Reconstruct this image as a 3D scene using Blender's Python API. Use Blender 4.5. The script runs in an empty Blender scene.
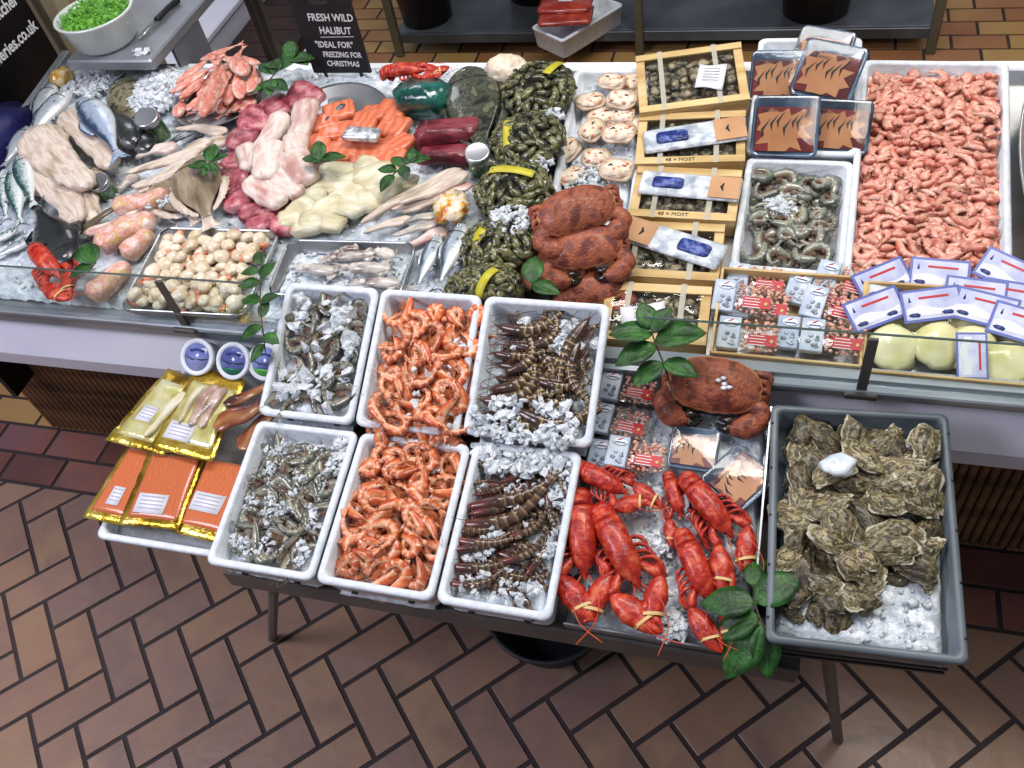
import bpy, math, random
from mathutils import Vector, Matrix, noise as mnoise
sc = bpy.context.scene
C = sc.collection
PI = math.pi
# ---------------------------------------------------------------- camera, world, light, exposure
CAM_Z = 2.106
FPX = 885.0
RW = [Vector((0.959918, 0.238072, -0.147918)), Vector((0.092857, -0.768069, -0.633599)), Vector((-0.264453, 0.594468, -0.75939))]
x_ax = RW[0].normalized()
z_ax = (-(RW[2] - RW[2].dot(x_ax) * x_ax)).normalized()
y_ax = z_ax.cross(x_ax)
camd = bpy.data.cameras.new('camera'); cam = bpy.data.objects.new('camera', camd); C.objects.link(cam)
camd.sensor_width = 36.0; camd.lens = FPX / 1024 * 36; camd.clip_start = .05; camd.clip_end = 100
Mc = Matrix((x_ax, y_ax, z_ax)).transposed().to_4x4(); Mc.translation = Vector((0, 0, CAM_Z)); cam.matrix_world = Mc
sc.camera = cam
sc.view_settings.view_transform = 'Standard'; sc.view_settings.look = 'None'
sc.view_settings.gamma = 1; sc.view_settings.use_curve_mapping = False; sc.view_settings.exposure = 0.0
w = bpy.data.worlds.new('world'); sc.world = w; w.use_nodes = True
bg = w.node_tree.nodes['Background']; bg.inputs[0].default_value = (.80, .86, 1, 1); bg.inputs[1].default_value = .27
def area(name, loc, size, power, col, tgt):
    l = bpy.data.lights.new(name, 'AREA'); l.shape = 'RECTANGLE'; l.size, l.size_y = size; l.energy = power; l.color = col
    o = bpy.data.objects.new(name, l); C.objects.link(o); o.location = loc
    o.rotation_euler = (Vector(tgt) - Vector(loc)).to_track_quat('-Z', 'Y').to_euler(); return o
area('overhead_light', (-.3, 1.9, 3.6), (2.6, .5), 64, (1, .97, .93), (-.3, 1.5, .8))
area('overhead_light', (.6, 1.5, 3.7), (2.0, .4), 27, (1, .94, .85), (.3, 1.4, .8))
area('overhead_light', (-2.7, -.3, 3.2), (1.2, 1.2), 80, (.87, .85, 1), (-1.8, .6, 0))
area('overhead_light', (-3.0, 4.0, 3.2), (.9, .9), 16, (.9, .92, 1), (-2.6, 3.6, 0))  # unseen lamp added to brighten the chest and floor at the back left
area('overhead_light', (1.6, 4.2, 3.2), (.9, .9), 20, (1, .93, .8), (1.0, 4.0, 0))

def ray(u, v): return x_ax * ((u - 512) / FPX) - y_ax * ((v - 384) / FPX) - z_ax
def P(u, v, z):
    """point of the place seen at (u, v) of the photograph on the surface z (a height or a function of x, y)"""
    d = ray(u, v); c = Vector((0, 0, CAM_Z))
    if not callable(z): return c + d * ((z - CAM_Z) / d.z)
    h = .85
    for _ in range(14):
        p = c + d * ((h - CAM_Z) / d.z); h = h + (z(p.x, p.y) - h) * .8
    return c + d * ((h - CAM_Z) / d.z)
def PY(u, v, Y):
    d = ray(u, v); return Vector((0, 0, CAM_Z)) + d * (Y / d.y)

# ---------------------------------------------------------------- materials
def mat(name, cols, scale=8, rough=.4, bump=0, bscale=40, metal=0, alpha=1, rand=.0, trans=0, coat=0, sss=0, spec=.5, detail=3, stops=None, ior=1.45, emit=None, coord='Object', stretch=None, ramp_attr=None, mixn=0, bands=None):
    """cols: one colour or a list laid over a noise (or over a vertex attribute ramp_attr = 0, 1, 2)"""
    m = bpy.data.materials.new(name); m.use_nodes = True; nt = m.node_tree; N = nt.nodes; L = nt.links
    b = N['Principled BSDF']
    def S(k, v):
        if k in b.inputs: b.inputs[k].default_value = v
    S('Roughness', rough); S('Metallic', metal); S('Alpha', alpha); S('Transmission Weight', trans); S('Coat Weight', coat); S('Coat Roughness', .08)
    S('Subsurface Weight', sss); S('Subsurface Radius', (.01, .006, .004)); S('Subsurface Scale', .6); S('Specular IOR Level', spec); S('IOR', ior)
    if not isinstance(cols, list): cols = [cols]
    cols = [tuple(c) + (1,) if len(c) == 3 else c for c in cols]
    tc = N.new('ShaderNodeTexCoord'); src = tc.outputs[coord]
    if stretch:
        mp = N.new('ShaderNodeMapping'); L.new(src, mp.inputs[0]); mp.inputs['Scale'].default_value = stretch; src = mp.outputs[0]
    oi = N.new('ShaderNodeObjectInfo')
    ad = N.new('ShaderNodeVectorMath'); ad.operation = 'ADD'; sm = N.new('ShaderNodeVectorMath'); sm.operation = 'SCALE'
    cx = N.new('ShaderNodeCombineXYZ'); L.new(oi.outputs['Random'], cx.inputs[0]); L.new(oi.outputs['Random'], cx.inputs[1])
    L.new(cx.outputs[0], sm.inputs[0]); sm.inputs['Scale'].default_value = 37.0; L.new(src, ad.inputs[0]); L.new(sm.outputs[0], ad.inputs[1]); src = ad.outputs[0]
    out = None
    if len(cols) > 1:
        nz = N.new('ShaderNodeTexNoise'); nz.inputs['Scale'].default_value = scale; nz.inputs['Detail'].default_value = detail; L.new(src, nz.inputs['Vector'])
        fac = nz.outputs[0]
        r = N.new('ShaderNodeValToRGB'); e = r.color_ramp.elements
        if ramp_attr is not None:
            at = N.new('ShaderNodeAttribute'); at.attribute_name = 'tp'; sx = N.new('ShaderNodeSeparateXYZ'); L.new(at.outputs['Vector'], sx.inputs[0])
            fac2 = sx.outputs[ramp_attr]
            if mixn:
                ma = N.new('ShaderNodeMath'); ma.operation = 'MULTIPLY_ADD'; L.new(fac, ma.inputs[0]); ma.inputs[1].default_value = mixn
                mb = N.new('ShaderNodeMath'); mb.operation = 'SUBTRACT'; L.new(fac2, mb.inputs[0]); mb.inputs[1].default_value = mixn * .5
                L.new(mb.outputs[0], ma.inputs[2]); fac2 = ma.outputs[0]
            fac = fac2
        st = stops or ([.35 + .3 * i / (len(cols) - 1) for i in range(len(cols))] if ramp_attr is None else [i / (len(cols) - 1) for i in range(len(cols))])
        while len(e) < len(cols): e.new(.5)
        for i, c in enumerate(cols): e[i].position = st[i]; e[i].color = c
        L.new(fac, r.inputs[0]); out = r.outputs[0]
    if bands:                                    # (number, from, colour, amount): pale joints between the segments of a shell
        at2 = N.new('ShaderNodeAttribute'); at2.attribute_name = 'tp'; s2 = N.new('ShaderNodeSeparateXYZ'); L.new(at2.outputs['Vector'], s2.inputs[0])
        m1 = N.new('ShaderNodeMath'); m1.operation = 'SUBTRACT'; L.new(s2.outputs[0], m1.inputs[0]); m1.inputs[1].default_value = bands[1]
        m2 = N.new('ShaderNodeMath'); m2.operation = 'MULTIPLY'; L.new(m1.outputs[0], m2.inputs[0]); m2.inputs[1].default_value = bands[0] / (1 - bands[1])
        m3 = N.new('ShaderNodeMath'); m3.operation = 'FRACT'; L.new(m2.outputs[0], m3.inputs[0])
        m4 = N.new('ShaderNodeMapRange'); L.new(m3.outputs[0], m4.inputs[0]); m4.inputs[1].default_value = .55; m4.inputs[2].default_value = .95; m4.inputs[3].default_value = 0; m4.inputs[4].default_value = bands[3]
        m5 = N.new('ShaderNodeMath'); m5.operation = 'GREATER_THAN'; L.new(m1.outputs[0], m5.inputs[0]); m5.inputs[1].default_value = 0
        m6 = N.new('ShaderNodeMath'); m6.operation = 'MULTIPLY'; L.new(m4.outputs[0], m6.inputs[0]); L.new(m5.outputs[0], m6.inputs[1])
        mx = N.new('ShaderNodeMixRGB'); L.new(m6.outputs[0], mx.inputs[0]); L.new(out, mx.inputs[1]); mx.inputs[2].default_value = (*bands[2], 1); out = mx.outputs[0]
    if rand:
        hs = N.new('ShaderNodeHueSaturation'); mr = N.new('ShaderNodeMapRange'); L.new(oi.outputs['Random'], mr.inputs[0])
        mr.inputs[3].default_value = 1 - rand; mr.inputs[4].default_value = 1 + rand; L.new(mr.outputs[0], hs.inputs['Value'])
        if out is not None: L.new(out, hs.inputs['Color'])
        else: hs.inputs['Color'].default_value = cols[0]
        out = hs.outputs[0]
    if out is not None: L.new(out, b.inputs['Base Color'])
    else: b.inputs['Base Color'].default_value = cols[0]
    if bump:
        n2 = N.new('ShaderNodeTexNoise'); n2.inputs['Scale'].default_value = bscale; n2.inputs['Detail'].default_value = 4; L.new(src, n2.inputs['Vector'])
        bp = N.new('ShaderNodeBump'); bp.inputs['Strength'].default_value = bump; bp.inputs['Distance'].default_value = .01; L.new(n2.outputs[0], bp.inputs['Height']); L.new(bp.outputs[0], b.inputs['Normal'])
    if emit: b.inputs['Emission Color'].default_value = (*emit[0], 1); b.inputs['Emission Strength'].default_value = emit[1]
    return m
def srgb(h):
    c = [int(h[i:i + 2], 16) / 255 for i in (0, 2, 4)]
    return tuple(x / 12.92 if x <= .04045 else ((x + .055) / 1.055) ** 2.4 for x in c)
H = srgb
def film(name, col=(1, 1, 1), a=.18, rough=.05, wr=.6):
    """thin clear film: mostly see-through, with a gloss on it"""
    m = bpy.data.materials.new(name); m.use_nodes = True; N = m.node_tree.nodes; L = m.node_tree.links; N.clear()
    o = N.new('ShaderNodeOutputMaterial'); t = N.new('ShaderNodeBsdfTransparent'); t.inputs[0].default_value = (*col, 1)
    g = N.new('ShaderNodeBsdfGlossy'); g.inputs['Roughness'].default_value = rough; g.inputs[0].default_value = (1, 1, 1, 1)
    mx = N.new('ShaderNodeMixShader'); fr = N.new('ShaderNodeLayerWeight'); fr.inputs['Blend'].default_value = .25
    pw = N.new('ShaderNodeMath'); pw.operation = 'POWER'; pw.inputs[1].default_value = 2.5; L.new(fr.outputs['Facing'], pw.inputs[0])
    ma = N.new('ShaderNodeMath'); ma.operation = 'MULTIPLY_ADD'; ma.inputs[1].default_value = a; ma.inputs[2].default_value = .045; L.new(pw.outputs[0], ma.inputs[0])
    nz = N.new('ShaderNodeTexNoise'); nz.inputs['Scale'].default_value = 45; bp = N.new('ShaderNodeBump'); bp.inputs['Distance'].default_value = .004; bp.inputs['Strength'].default_value = wr
    tc = N.new('ShaderNodeTexCoord'); L.new(tc.outputs['Object'], nz.inputs['Vector']); L.new(nz.outputs[0], bp.inputs['Height']); L.new(bp.outputs[0], g.inputs['Normal'])
    L.new(ma.outputs[0], mx.inputs[0]); L.new(t.outputs[0], mx.inputs[1]); L.new(g.outputs[0], mx.inputs[2]); L.new(mx.outputs[0], o.inputs[0])
    return m

# ---------------------------------------------------------------- mesh builder
class MB:
    def __init__(s): s.v = []; s.f = []; s.m = []; s.tp = []
    def add(s, vs, fs, mi=0, tp=None):
        n = len(s.v); s.v += [tuple(v) for v in vs]; s.f += [tuple(i + n for i in f) for f in fs]; s.m += [mi] * len(fs)
        s.tp += tp if tp else [(0, 0, 0)] * len(vs); return s
    def loft(s, pts, rads, n=10, up=(0, 0, 1), mi=0, power=2, t0=0, t1=1):
        """tube along pts; rads = (sideways, upwards) per point"""
        pts = [Vector(p) for p in pts]; vs = []; tp = []; k = len(pts); up = Vector(up)
        for i, p in enumerate(pts):
            d = (pts[min(i + 1, k - 1)] - pts[max(i - 1, 0)]).normalized()
            sd = up.cross(d)
            if sd.length < 1e-5: sd = Vector((0, 1, 0)).cross(d)
            sd.normalize(); u2 = d.cross(sd)
            r = rads[i]; ra, rb = (r, r) if not isinstance(r, (tuple, list)) else r[:2]
            for j in range(n):
                a = 2 * PI * j / n; ca, sa = math.cos(a), math.sin(a)
                if power != 2: ca = math.copysign(abs(ca) ** (2 / power), ca); sa = math.copysign(abs(sa) ** (2 / power), sa)
                vs.append(p + sd * ra * ca + u2 * rb * sa); tp.append((t0 + (t1 - t0) * i / (k - 1), ca * .5 + .5, sa * .5 + .5))
        fs = [(i * n + j, i * n + (j + 1) % n, (i + 1) * n + (j + 1) % n, (i + 1) * n + j) for i in range(k - 1) for j in range(n)]
        fs.append(tuple(range(n))[::-1]); fs.append(tuple((k - 1) * n + j for j in range(n)))
        return s.add(vs, fs, mi, tp)
    def stack(s, loops, mi=0, cap0=True, cap1=True, mis=None):
        n = len(loops[0]); k = len(loops); b = len(s.v)
        s.v += [tuple(p) for l in loops for p in l]; s.tp += [(i / max(1, k - 1), 0, 0) for i, l in enumerate(loops) for p in l]
        for i in range(k - 1):
            for j in range(n): s.f.append((b + i * n + j, b + i * n + (j + 1) % n, b + (i + 1) * n + (j + 1) % n, b + (i + 1) * n + j)); s.m.append(mis[i] if mis else mi)
        if cap0: s.f.append(tuple(b + j for j in range(n))[::-1]); s.m.append(mis[0] if mis else mi)
        if cap1: s.f.append(tuple(b + (k - 1) * n + j for j in range(n))); s.m.append(mis[-1] if mis else mi)
        return s
    def box(s, c, d, mi=0, r=.1, rot=None):
        """box with chamfered edges"""
        x, y, z = (q / 2 for q in d); e = min(d) * r
        def lp(a, b, h): return [Vector(p) for p in ((a - e, b, h), (a, b - e, h), (a, -b + e, h), (a - e, -b, h), (-a + e, -b, h), (-a, -b + e, h), (-a, b - e, h), (-a + e, b, h))]
        ls = [lp(x - e, y - e, -z), lp(x, y, -z + e), lp(x, y, z - e), lp(x - e, y - e, z)]
        ls = [[(rot @ p if rot else p) + Vector(c) for p in reversed(l)] for l in ls]
        return s.stack(ls, mi)
    def ico(s, c, r, sub=2, amp=0, fr=1, seed=0, mi=0, flat=0, rot=None):
        vs, fs = ICO(sub); out = []; tp = []
        r = (r, r, r) if not isinstance(r, (tuple, list)) else r
        for v in vs:
            k = 1 + (amp * mnoise.noise(Vector(v) * fr + Vector((seed, seed * 1.7, 0))) if amp else 0)
            p = Vector((v[0] * r[0] * k, v[1] * r[1] * k, v[2] * r[2] * k))
            if flat and v[2] < 0: p.z *= flat
            if rot: p = rot @ p
            out.append(p + Vector(c)); tp.append((v[0] * .5 + .5, v[1] * .5 + .5, v[2] * .5 + .5))
        return s.add(out, fs, mi, tp)
    def sheet(s, grid, mi=0, thick=0):
        """grid[i][j] of points; thick > 0 gives it a back"""
        k = len(grid); n = len(grid[0]); vs = [p for r in grid for p in r]
        tp = [(i / (k - 1), j / (n - 1), 0) for i in range(k) for j in range(n)]
        fs = [(i * n + j, i * n + j + 1, (i + 1) * n + j + 1, (i + 1) * n + j) for i in range(k - 1) for j in range(n - 1)]
        if thick:
            m_ = len(vs); vs = vs + [Vector(p) - Vector((0, 0, thick)) for p in vs]; tp = tp + tp
            fs = fs + [tuple(q + m_ for q in f)[::-1] for f in fs]
            bd = [(0, j) for j in range(n)] + [(i, n - 1) for i in range(1, k)] + [(k - 1, j) for j in range(n - 2, -1, -1)] + [(i, 0) for i in range(k - 2, 0, -1)]
            bi = [i * n + j for i, j in bd]
            fs = fs + [(bi[q], bi[q] + m_, bi[(q + 1) % len(bi)] + m_, bi[(q + 1) % len(bi)]) for q in range(len(bi))]
        return s.add(vs, fs, mi, tp)
    def noise(s, amp, fr, seed=0, zk=1):
        for i, v in enumerate(s.v):
            d = mnoise.noise_vector(Vector(v) * fr + Vector((seed, seed * 2.1, seed * .7))) * amp
            s.v[i] = (v[0] + d.x, v[1] + d.y, v[2] + d.z * zk)
        return s
    def map(s, fn): s.v = [tuple(fn(Vector(v))) for v in s.v]; return s
    def mesh(s, name, mats, smooth=True):
        me = bpy.data.meshes.new(name); me.from_pydata(s.v, [], s.f)
        for m in (mats if isinstance(mats, (list, tuple)) else [mats]): me.materials.append(m)
        if any(s.m): me.polygons.foreach_set('material_index', s.m)
        if smooth: me.polygons.foreach_set('use_smooth', [True] * len(s.f))
        at = me.attributes.new('tp', 'FLOAT_VECTOR', 'POINT'); at.data.foreach_set('vector', [q for t in s.tp for q in t])
        me.update(); return me
    def build(s, name, mats, parent=None, smooth=True, label=None):
        o = bpy.data.objects.new(name, s.mesh(name, mats, smooth)); C.objects.link(o)
        if parent is not None: o.parent = parent
        if label: o['label'] = label
        return o
_ico = {}
def ICO(sub):
    if sub in _ico: return _ico[sub]
    t = (1 + 5 ** .5) / 2
    vs = [Vector(p).normalized() for p in ((-1, t, 0), (1, t, 0), (-1, -t, 0), (1, -t, 0), (0, -1, t), (0, 1, t), (0, -1, -t), (0, 1, -t), (t, 0, -1), (t, 0, 1), (-t, 0, -1), (-t, 0, 1))]
    fs = [(0, 11, 5), (0, 5, 1), (0, 1, 7), (0, 7, 10), (0, 10, 11), (1, 5, 9), (5, 11, 4), (11, 10, 2), (10, 7, 6), (7, 1, 8), (3, 9, 4), (3, 4, 2), (3, 2, 6), (3, 6, 8), (3, 8, 9), (4, 9, 5), (2, 4, 11), (6, 2, 10), (8, 6, 7), (9, 8, 1)]
    for _ in range(sub - 1):
        c = {}; nf = []
        def md(a, b):
            k = (min(a, b), max(a, b))
            if k not in c: vs.append(((vs[a] + vs[b]) / 2).normalized()); c[k] = len(vs) - 1
            return c[k]
        for a, b, d in fs:
            x, y, z = md(a, b), md(b, d), md(d, a); nf += [(a, x, z), (b, y, x), (d, z, y), (x, y, z)]
        fs = nf
    _ico[sub] = (vs, fs); return _ico[sub]
def smooth_pts(pts, k=4):
    """Catmull-Rom through points (any dimension)"""
    p = [Vector(q) for q in pts]; p = [p[0] * 2 - p[1]] + p + [p[-1] * 2 - p[-2]]; out = []
    for i in range(1, len(p) - 2):
        for j in range(k):
            t = j / k; a, b, c, d = p[i - 1:i + 3]
            out.append(.5 * ((2 * b) + (c - a) * t + (2 * a - 5 * b + 4 * c - d) * t * t + (3 * b - a - 3 * c + d) * t ** 3))
    out.append(p[-2]); return out
def rrect(w_, d_, r, z, n=4, cx=0, cy=0):
    out = []
    for sx, sy, a0 in ((1, 1, 0), (-1, 1, 90), (-1, -1, 180), (1, -1, 270)):
        for i in range(n + 1):
            a = math.radians(a0 + 90 * i / n); out.append(Vector((cx + sx * (w_ / 2 - r) + r * math.cos(a), cy + sy * (d_ / 2 - r) + r * math.sin(a), z)))
    return out
def tag(o, label, cat, group=None, kind=None):
    o['label'] = label; o['category'] = cat
    if group: o['group'] = group
    if kind: o['kind'] = kind
    return o
def struct(o): o['kind'] = 'structure'; return o
def empty(name, loc=(0, 0, 0)):
    o = bpy.data.objects.new(name, None); C.objects.link(o); o.location = loc; o.empty_display_size = .02; return o
_kids = {}
def kids(o):
    return [c for c in C.objects if c.parent == o]
def reg(o):
    """remember a thing's parts so copies need no search"""
    ks = kids(o); _kids[o.name] = [(k, kids(k)) for k in ks]; return o
def copy_thing(o):
    c = o.copy(); C.objects.link(c)
    for k, gs in _kids[o.name]:
        d = k.copy(); C.objects.link(d); d.parent = c
        for g in gs: e = g.copy(); C.objects.link(e); e.parent = d
    return c
class Kind:
    """a prototype thing: the first placement moves it, later ones copy it"""
    def __init__(s, o): s.o = reg(o); s.used = False
    def get(s):
        if not s.used: s.used = True; return s.o
        return copy_thing(s.o)
def rotm(rz, ry=0, rx=0, normal=None):
    m = Matrix.Rotation(rz, 3, 'Z') @ Matrix.Rotation(ry, 3, 'Y') @ Matrix.Rotation(rx, 3, 'X')
    if normal is not None: m = Vector((0, 0, 1)).rotation_difference(normal).to_matrix() @ m
    return m
def put(o, loc, rz=0, ry=0, rx=0, s=1, normal=None):
    o.rotation_mode = 'QUATERNION'; o.rotation_quaternion = rotm(rz, ry, rx, normal).to_quaternion(); o.location = loc
    o.scale = (s, s, s) if not isinstance(s, (tuple, list)) else s; return o
def text(s, size, m, parent, loc, rot=(0, 0, 0), name='lettering', ext=.0004, align='LEFT', sx=1, shear=0, bold=0):
    c = bpy.data.curves.new(name, 'FONT'); c.body = s; c.size = size; c.extrude = ext; c.align_x = align; c.align_y = 'CENTER'; c.resolution_u = 2; c.shear = shear; c.offset = bold
    t = bpy.data.objects.new('tmp', c); me = bpy.data.meshes.new_from_object(t); bpy.data.objects.remove(t); bpy.data.curves.remove(c); me.materials.clear(); me.materials.append(m)
    o = bpy.data.objects.new(name, me); C.objects.link(o); o.parent = parent; o.location = loc; o.rotation_euler = rot; o.scale = (sx, 1, 1); return o
random.seed(7)
rnd = random.random
def ru(a, b): return a + (b - a) * random.random()
# ================================================================ materials
M = {}
M['white_foam'] = mat('white_foam', [H('cdd4dc'), H('d8dee5'), H('e0e5ea')], 60, .55, .15, 160)
M['dark_steel'] = mat('dark_steel', [H('4a4644'), H('57524f'), H('625c58')], 6, .45, .05, 30, metal=.3)
M['steel'] = mat('steel', [H('9a9da0'), H('b4b7ba'), H('c6c8cb')], 5, .28, .04, 25, metal=.85)
M['steel_rim'] = mat('steel_rim', [H('8a939a'), H('9aa2a8'), H('aab2b8')], 4, .3, .03, 25, metal=.6)
M['fascia'] = mat('fascia', [H('d6d6e4'), H('dedeea'), H('e6e6ee')], 3, .35)
M['ice'] = mat('ice', [H('a9b5be'), H('c6cfd6'), H('dfe5e9')], 45, .25, .5, 90, trans=.0, spec=.6, coat=.3)
M['ice_chip'] = mat('ice_chip', [H('c4ced6'), H('dfe5ea'), H('f2f5f7')], 90, .12, .4, 160, spec=.7, trans=.15, rand=.06)
M['black'] = mat('black', H('0d0d10'), rough=.4)
M['leaf'] = mat('leaf', [H('14340f'), H('214c18'), H('336426')], 40, .42, .25, 120, rand=.3)
M['stem'] = mat('stem', H('4a3a26'), rough=.6)
M['clear'] = film('clear_film', wr=.4)
M['glass'] = film('glass', (.95, .98, .975), .4, .01, 0)
M['clear_smooth'] = film('clear_smooth', a=.2, rough=.12, wr=.12)
M['grey_ink'] = mat('grey_ink', H('9a9aaa'), rough=.6)
M['white_ink'] = mat('white_ink', H('e6e6e6'), rough=.6)
M['black_ink'] = mat('black_ink', H('1c1a18'), rough=.6)
M['red_ink'] = mat('red_ink', H('c0202c'), rough=.4)
M['blue_ink'] = mat('blue_ink', H('31427e'), rough=.5)
M['paper'] = mat('paper', [H('d9d9e2'), H('e2e2ea')], 30, .5)
M['rubber_band'] = mat('rubber_band', H('d8b679'), rough=.5)

# ================================================================ floor: herringbone quarry tiles, straight courses beside the counters
U = .104; S2 = math.sqrt(.5)
def tw(a, b, z=0): return Vector(((a + b) * S2 * U - 2.032, (a - b) * S2 * U + .706, z))
def clip(poly, keep):                      # keep(p) >= 0 inside
    out = []
    for i in range(len(poly)):
        p, q = poly[i], poly[(i + 1) % len(poly)]; a, b = keep(p), keep(q)
        if a >= 0: out.append(p)
        if a * b < 0: out.append(p + (q - p) * (a / (a - b)))
    return out
fl = MB(); fl.sheet([[Vector((x, y, -.004)) for x in (-9, 9)] for y in (9, -3)], 0)
g = .0058
def add_tile(poly, mi):
    if len(poly) < 3: return
    c = sum(poly, Vector()) / len(poly)
    ar = sum((poly[i] - c).cross(poly[(i + 1) % len(poly)] - c).z for i in range(len(poly)))
    if abs(ar) < .001: return
    if ar < 0: poly = poly[::-1]
    k = rnd(); n = len(poly); b = len(fl.v)
    up = [Vector((p.x, p.y, 0)) for p in poly]; dn = [Vector((p.x, p.y, -.004)) for p in poly]
    sh = [p + (c - p).normalized() * .002 + Vector((0, 0, 0)) for p in up]; up = [p - Vector((0, 0, .0012)) for p in up]
    fl.v += [tuple(p) for p in sh + up + dn]; fl.tp += [(k, rnd(), 0)] * (3 * n); 
    fl.f.append(tuple(range(b, b + n))); fl.m.append(mi)
    for r in (0, 1):
        for i in range(n): j = (i + 1) % n; fl.f.append((b + r * n + i, b + (r + 1) * n + i, b + (r + 1) * n + j, b + r * n + j)); fl.m.append(mi)
gg = g / U
YB = 1.06
for a in range(-40, 60):
    for b in range(-40, 60):
        d = (b - a) % 4
        if d == 0: q = (a, b, a + 2, b + 1)
        elif d == 1: q = (a, b, a + 1, b + 2)
        else: continue
        poly = [tw(q[0] + gg, q[1] + gg), tw(q[2] - gg, q[1] + gg), tw(q[2] - gg, q[3] - gg), tw(q[0] + gg, q[3] - gg)]
        c = sum(poly, Vector()) / 4
        if not (-3.6 < c.x < 2.4 and -.9 < c.y < 1.3): continue
        add_tile(clip(poly, lambda p: YB - g - p.y), 1)
for k in range(-24, 16):
    for r in range(2):
        x0 = k * .208 + (.104 if r else 0) - .02; y0 = YB + r * .108; RED = 3
        add_tile([Vector((x0 + g, y0 + g, 0)), Vector((x0 + .208 - g, y0 + g, 0)), Vector((x0 + .208 - g, y0 + .108 - g, 0)), Vector((x0 + g, y0 + .108 - g, 0))], 3)
for k in range(-30, 30):
    for r in range(-1, 38):
        x0 = k * .21 + (.105 if r % 2 else 0); y0 = YB + .216 + r * .104
        if y0 < YB + .2: continue
        add_tile([Vector((x0 + g, y0 + g, 0)), Vector((x0 + .21 - g, y0 + g, 0)), Vector((x0 + .21 - g, y0 + .104 - g, 0)), Vector((x0 + g, y0 + .104 - g, 0))], 2)
grout = mat('grout', [H('2c2426'), H('352c2e')], 8, .8)
tile_m = mat('quarry_tile', [H('84675a'), H('90725c'), H('896c5f'), H('7a625a'), H('967860')], 9, .36, .2, 18, ramp_attr=0, mixn=.9, detail=8)
tile_y = mat('sandy_quarry_tile', [H('8a5a3a'), H('9a7146'), H('a3824e'), H('94693f')], 4, .4, .12, 14, ramp_attr=0, mixn=.7, detail=5)
tile_r = mat('red_quarry_tile', [H('5e3c38'), H('7a4c44'), H('6c5058'), H('84564a'), H('5c4a56')], 6, .3, .15, 14, ramp_attr=0, mixn=.8, detail=6)
struct(fl.build('floor', [grout, tile_m, tile_y, tile_r], smooth=False))

# ================================================================ main counter
CX0, CX1 = -1.98, 1.35
def rimz(x, y): return .868 + (y - 1.3) * .165
ctr = tag(empty('display_counter', (-.4, 1.6, 0)), 'long fish counter with pale fascia and brown ribbed front panel', 'counter'); OC = Vector((.4, -1.6, 0))
def cpart(mb, name, m, label=None, smooth=False): return mb.map(lambda p: p + OC).build(name, m, ctr, smooth, label)
b = MB()                                                            # ribbed front panel
x = -2.23; lp = []
ribs = MB()
while x < 1.35: ribs.box((x + .011, 1.28, .335), (.017, .016, .65), r=.25); x += .022
ribs.box((-.44, 1.30, .335), (3.58, .03, .65)); ribs.box((-2.215, 1.7, .335), (.03, .8, .65))
cpart(ribs, 'front_panel', mat('brown_ribs', [H('4a3220'), H('6b4a2e'), H('7c593a')], 3, .6, stretch=(1, 1, 6)), 'brown ribbed panel down to the floor')
b = MB()
b.stack([[Vector((x, y, z)) for y, z in pr] for x, pr in ((-2.23, [(1.045, .70), (1.052, .655), (1.3, .655), (1.3, .70)]), (1.35, [(1.045, .70), (1.052, .655), (1.3, .655), (1.3, .70)]))])
cpart(b, 'lower_lip', mat('lip', [H('c8c6d4'), H('d2d0dc')], 3, .4))
b = MB(); pr_ = [(1.078, .80), (1.045, .702), (1.10, .702), (1.12, .80)]
b.stack([[Vector((x, y, z)) for y, z in pr_] for x in (-2.23, 1.35)]); cpart(b, 'fascia', M['fascia'])
b = MB(); pr_ = [(1.068, .803), (1.058, .81), (1.058, .83), (1.068, .833), (1.072, .845), (1.10, .845), (1.10, .803)]
b.stack([[Vector((x, y, z)) for y, z in pr_] for x in (-2.23, 1.35)]); cpart(b, 'steel_rim', M['steel_rim'])
b = MB()
b.box(((CX0 + CX1) / 2, 1.5, .855), (CX1 - CX0, .84, .016), rot=Matrix.Rotation(math.atan(.12), 3, 'X')); cpart(b, 'tray_floor', M['steel'])
b = MB()
b.box(((CX0 + CX1) / 2, 1.918, .905), (CX1 - CX0, .035, .06)); cpart(b, 'back_ledge', mat('ledge', [H('e2e6ee'), H('eceef4')], 3, .35), 'white ledge')
b = MB(); b.box((CX0 - .012, 1.5, .885), (.025, .9, .07), rot=Matrix.Rotation(math.atan(.12), 3, 'X')); cpart(b, 'end_rim', M['steel_rim'])
b = MB(); b.box((-.32, 1.925, .43), (3.3, .02, .86)); cpart(b, 'back_panel', M['dark_steel'])

def glass_screen(x0, x1, label, bx, dz=0):
    t = tag(empty('glass_screen', ((x0 + x1) / 2, 1.064, .835 + dz)), label, 'glass screen'); L = x1 - x0
    MB().box((0, 0, .075), (L, .006, .15), r=.1).build('pane', M['glass'], t, False)
    MB().box((0, 0, .1505), (L, .0045, .0015), r=.1).build('pane_edge', mat('glass_edge', H('4a5654'), rough=.1), t, False)
    MB().box((0, -.004, .008), (L, .018, .014), r=.2).build('channel', M['steel_rim'], t, False)
    for q in bx:
        c = MB().box((q - (x0 + x1) / 2, -.006, .075), (.017, .006, .14), r=.1).build('bracket', M['dark_steel'], t, False)
        MB().box((q - (x0 + x1) / 2, -.014, .006), (.055, .012, .014), r=.2).build('clamp', M['dark_steel'], c, False)
glass_screen(-2.2, -.97, 'low clear glass screen in front of the lobster and scallop tray', [-1.185])
glass_screen(-.2, 1.3, 'low clear glass screen in front of the cream coloured packets', [.178], -.014)

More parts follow.
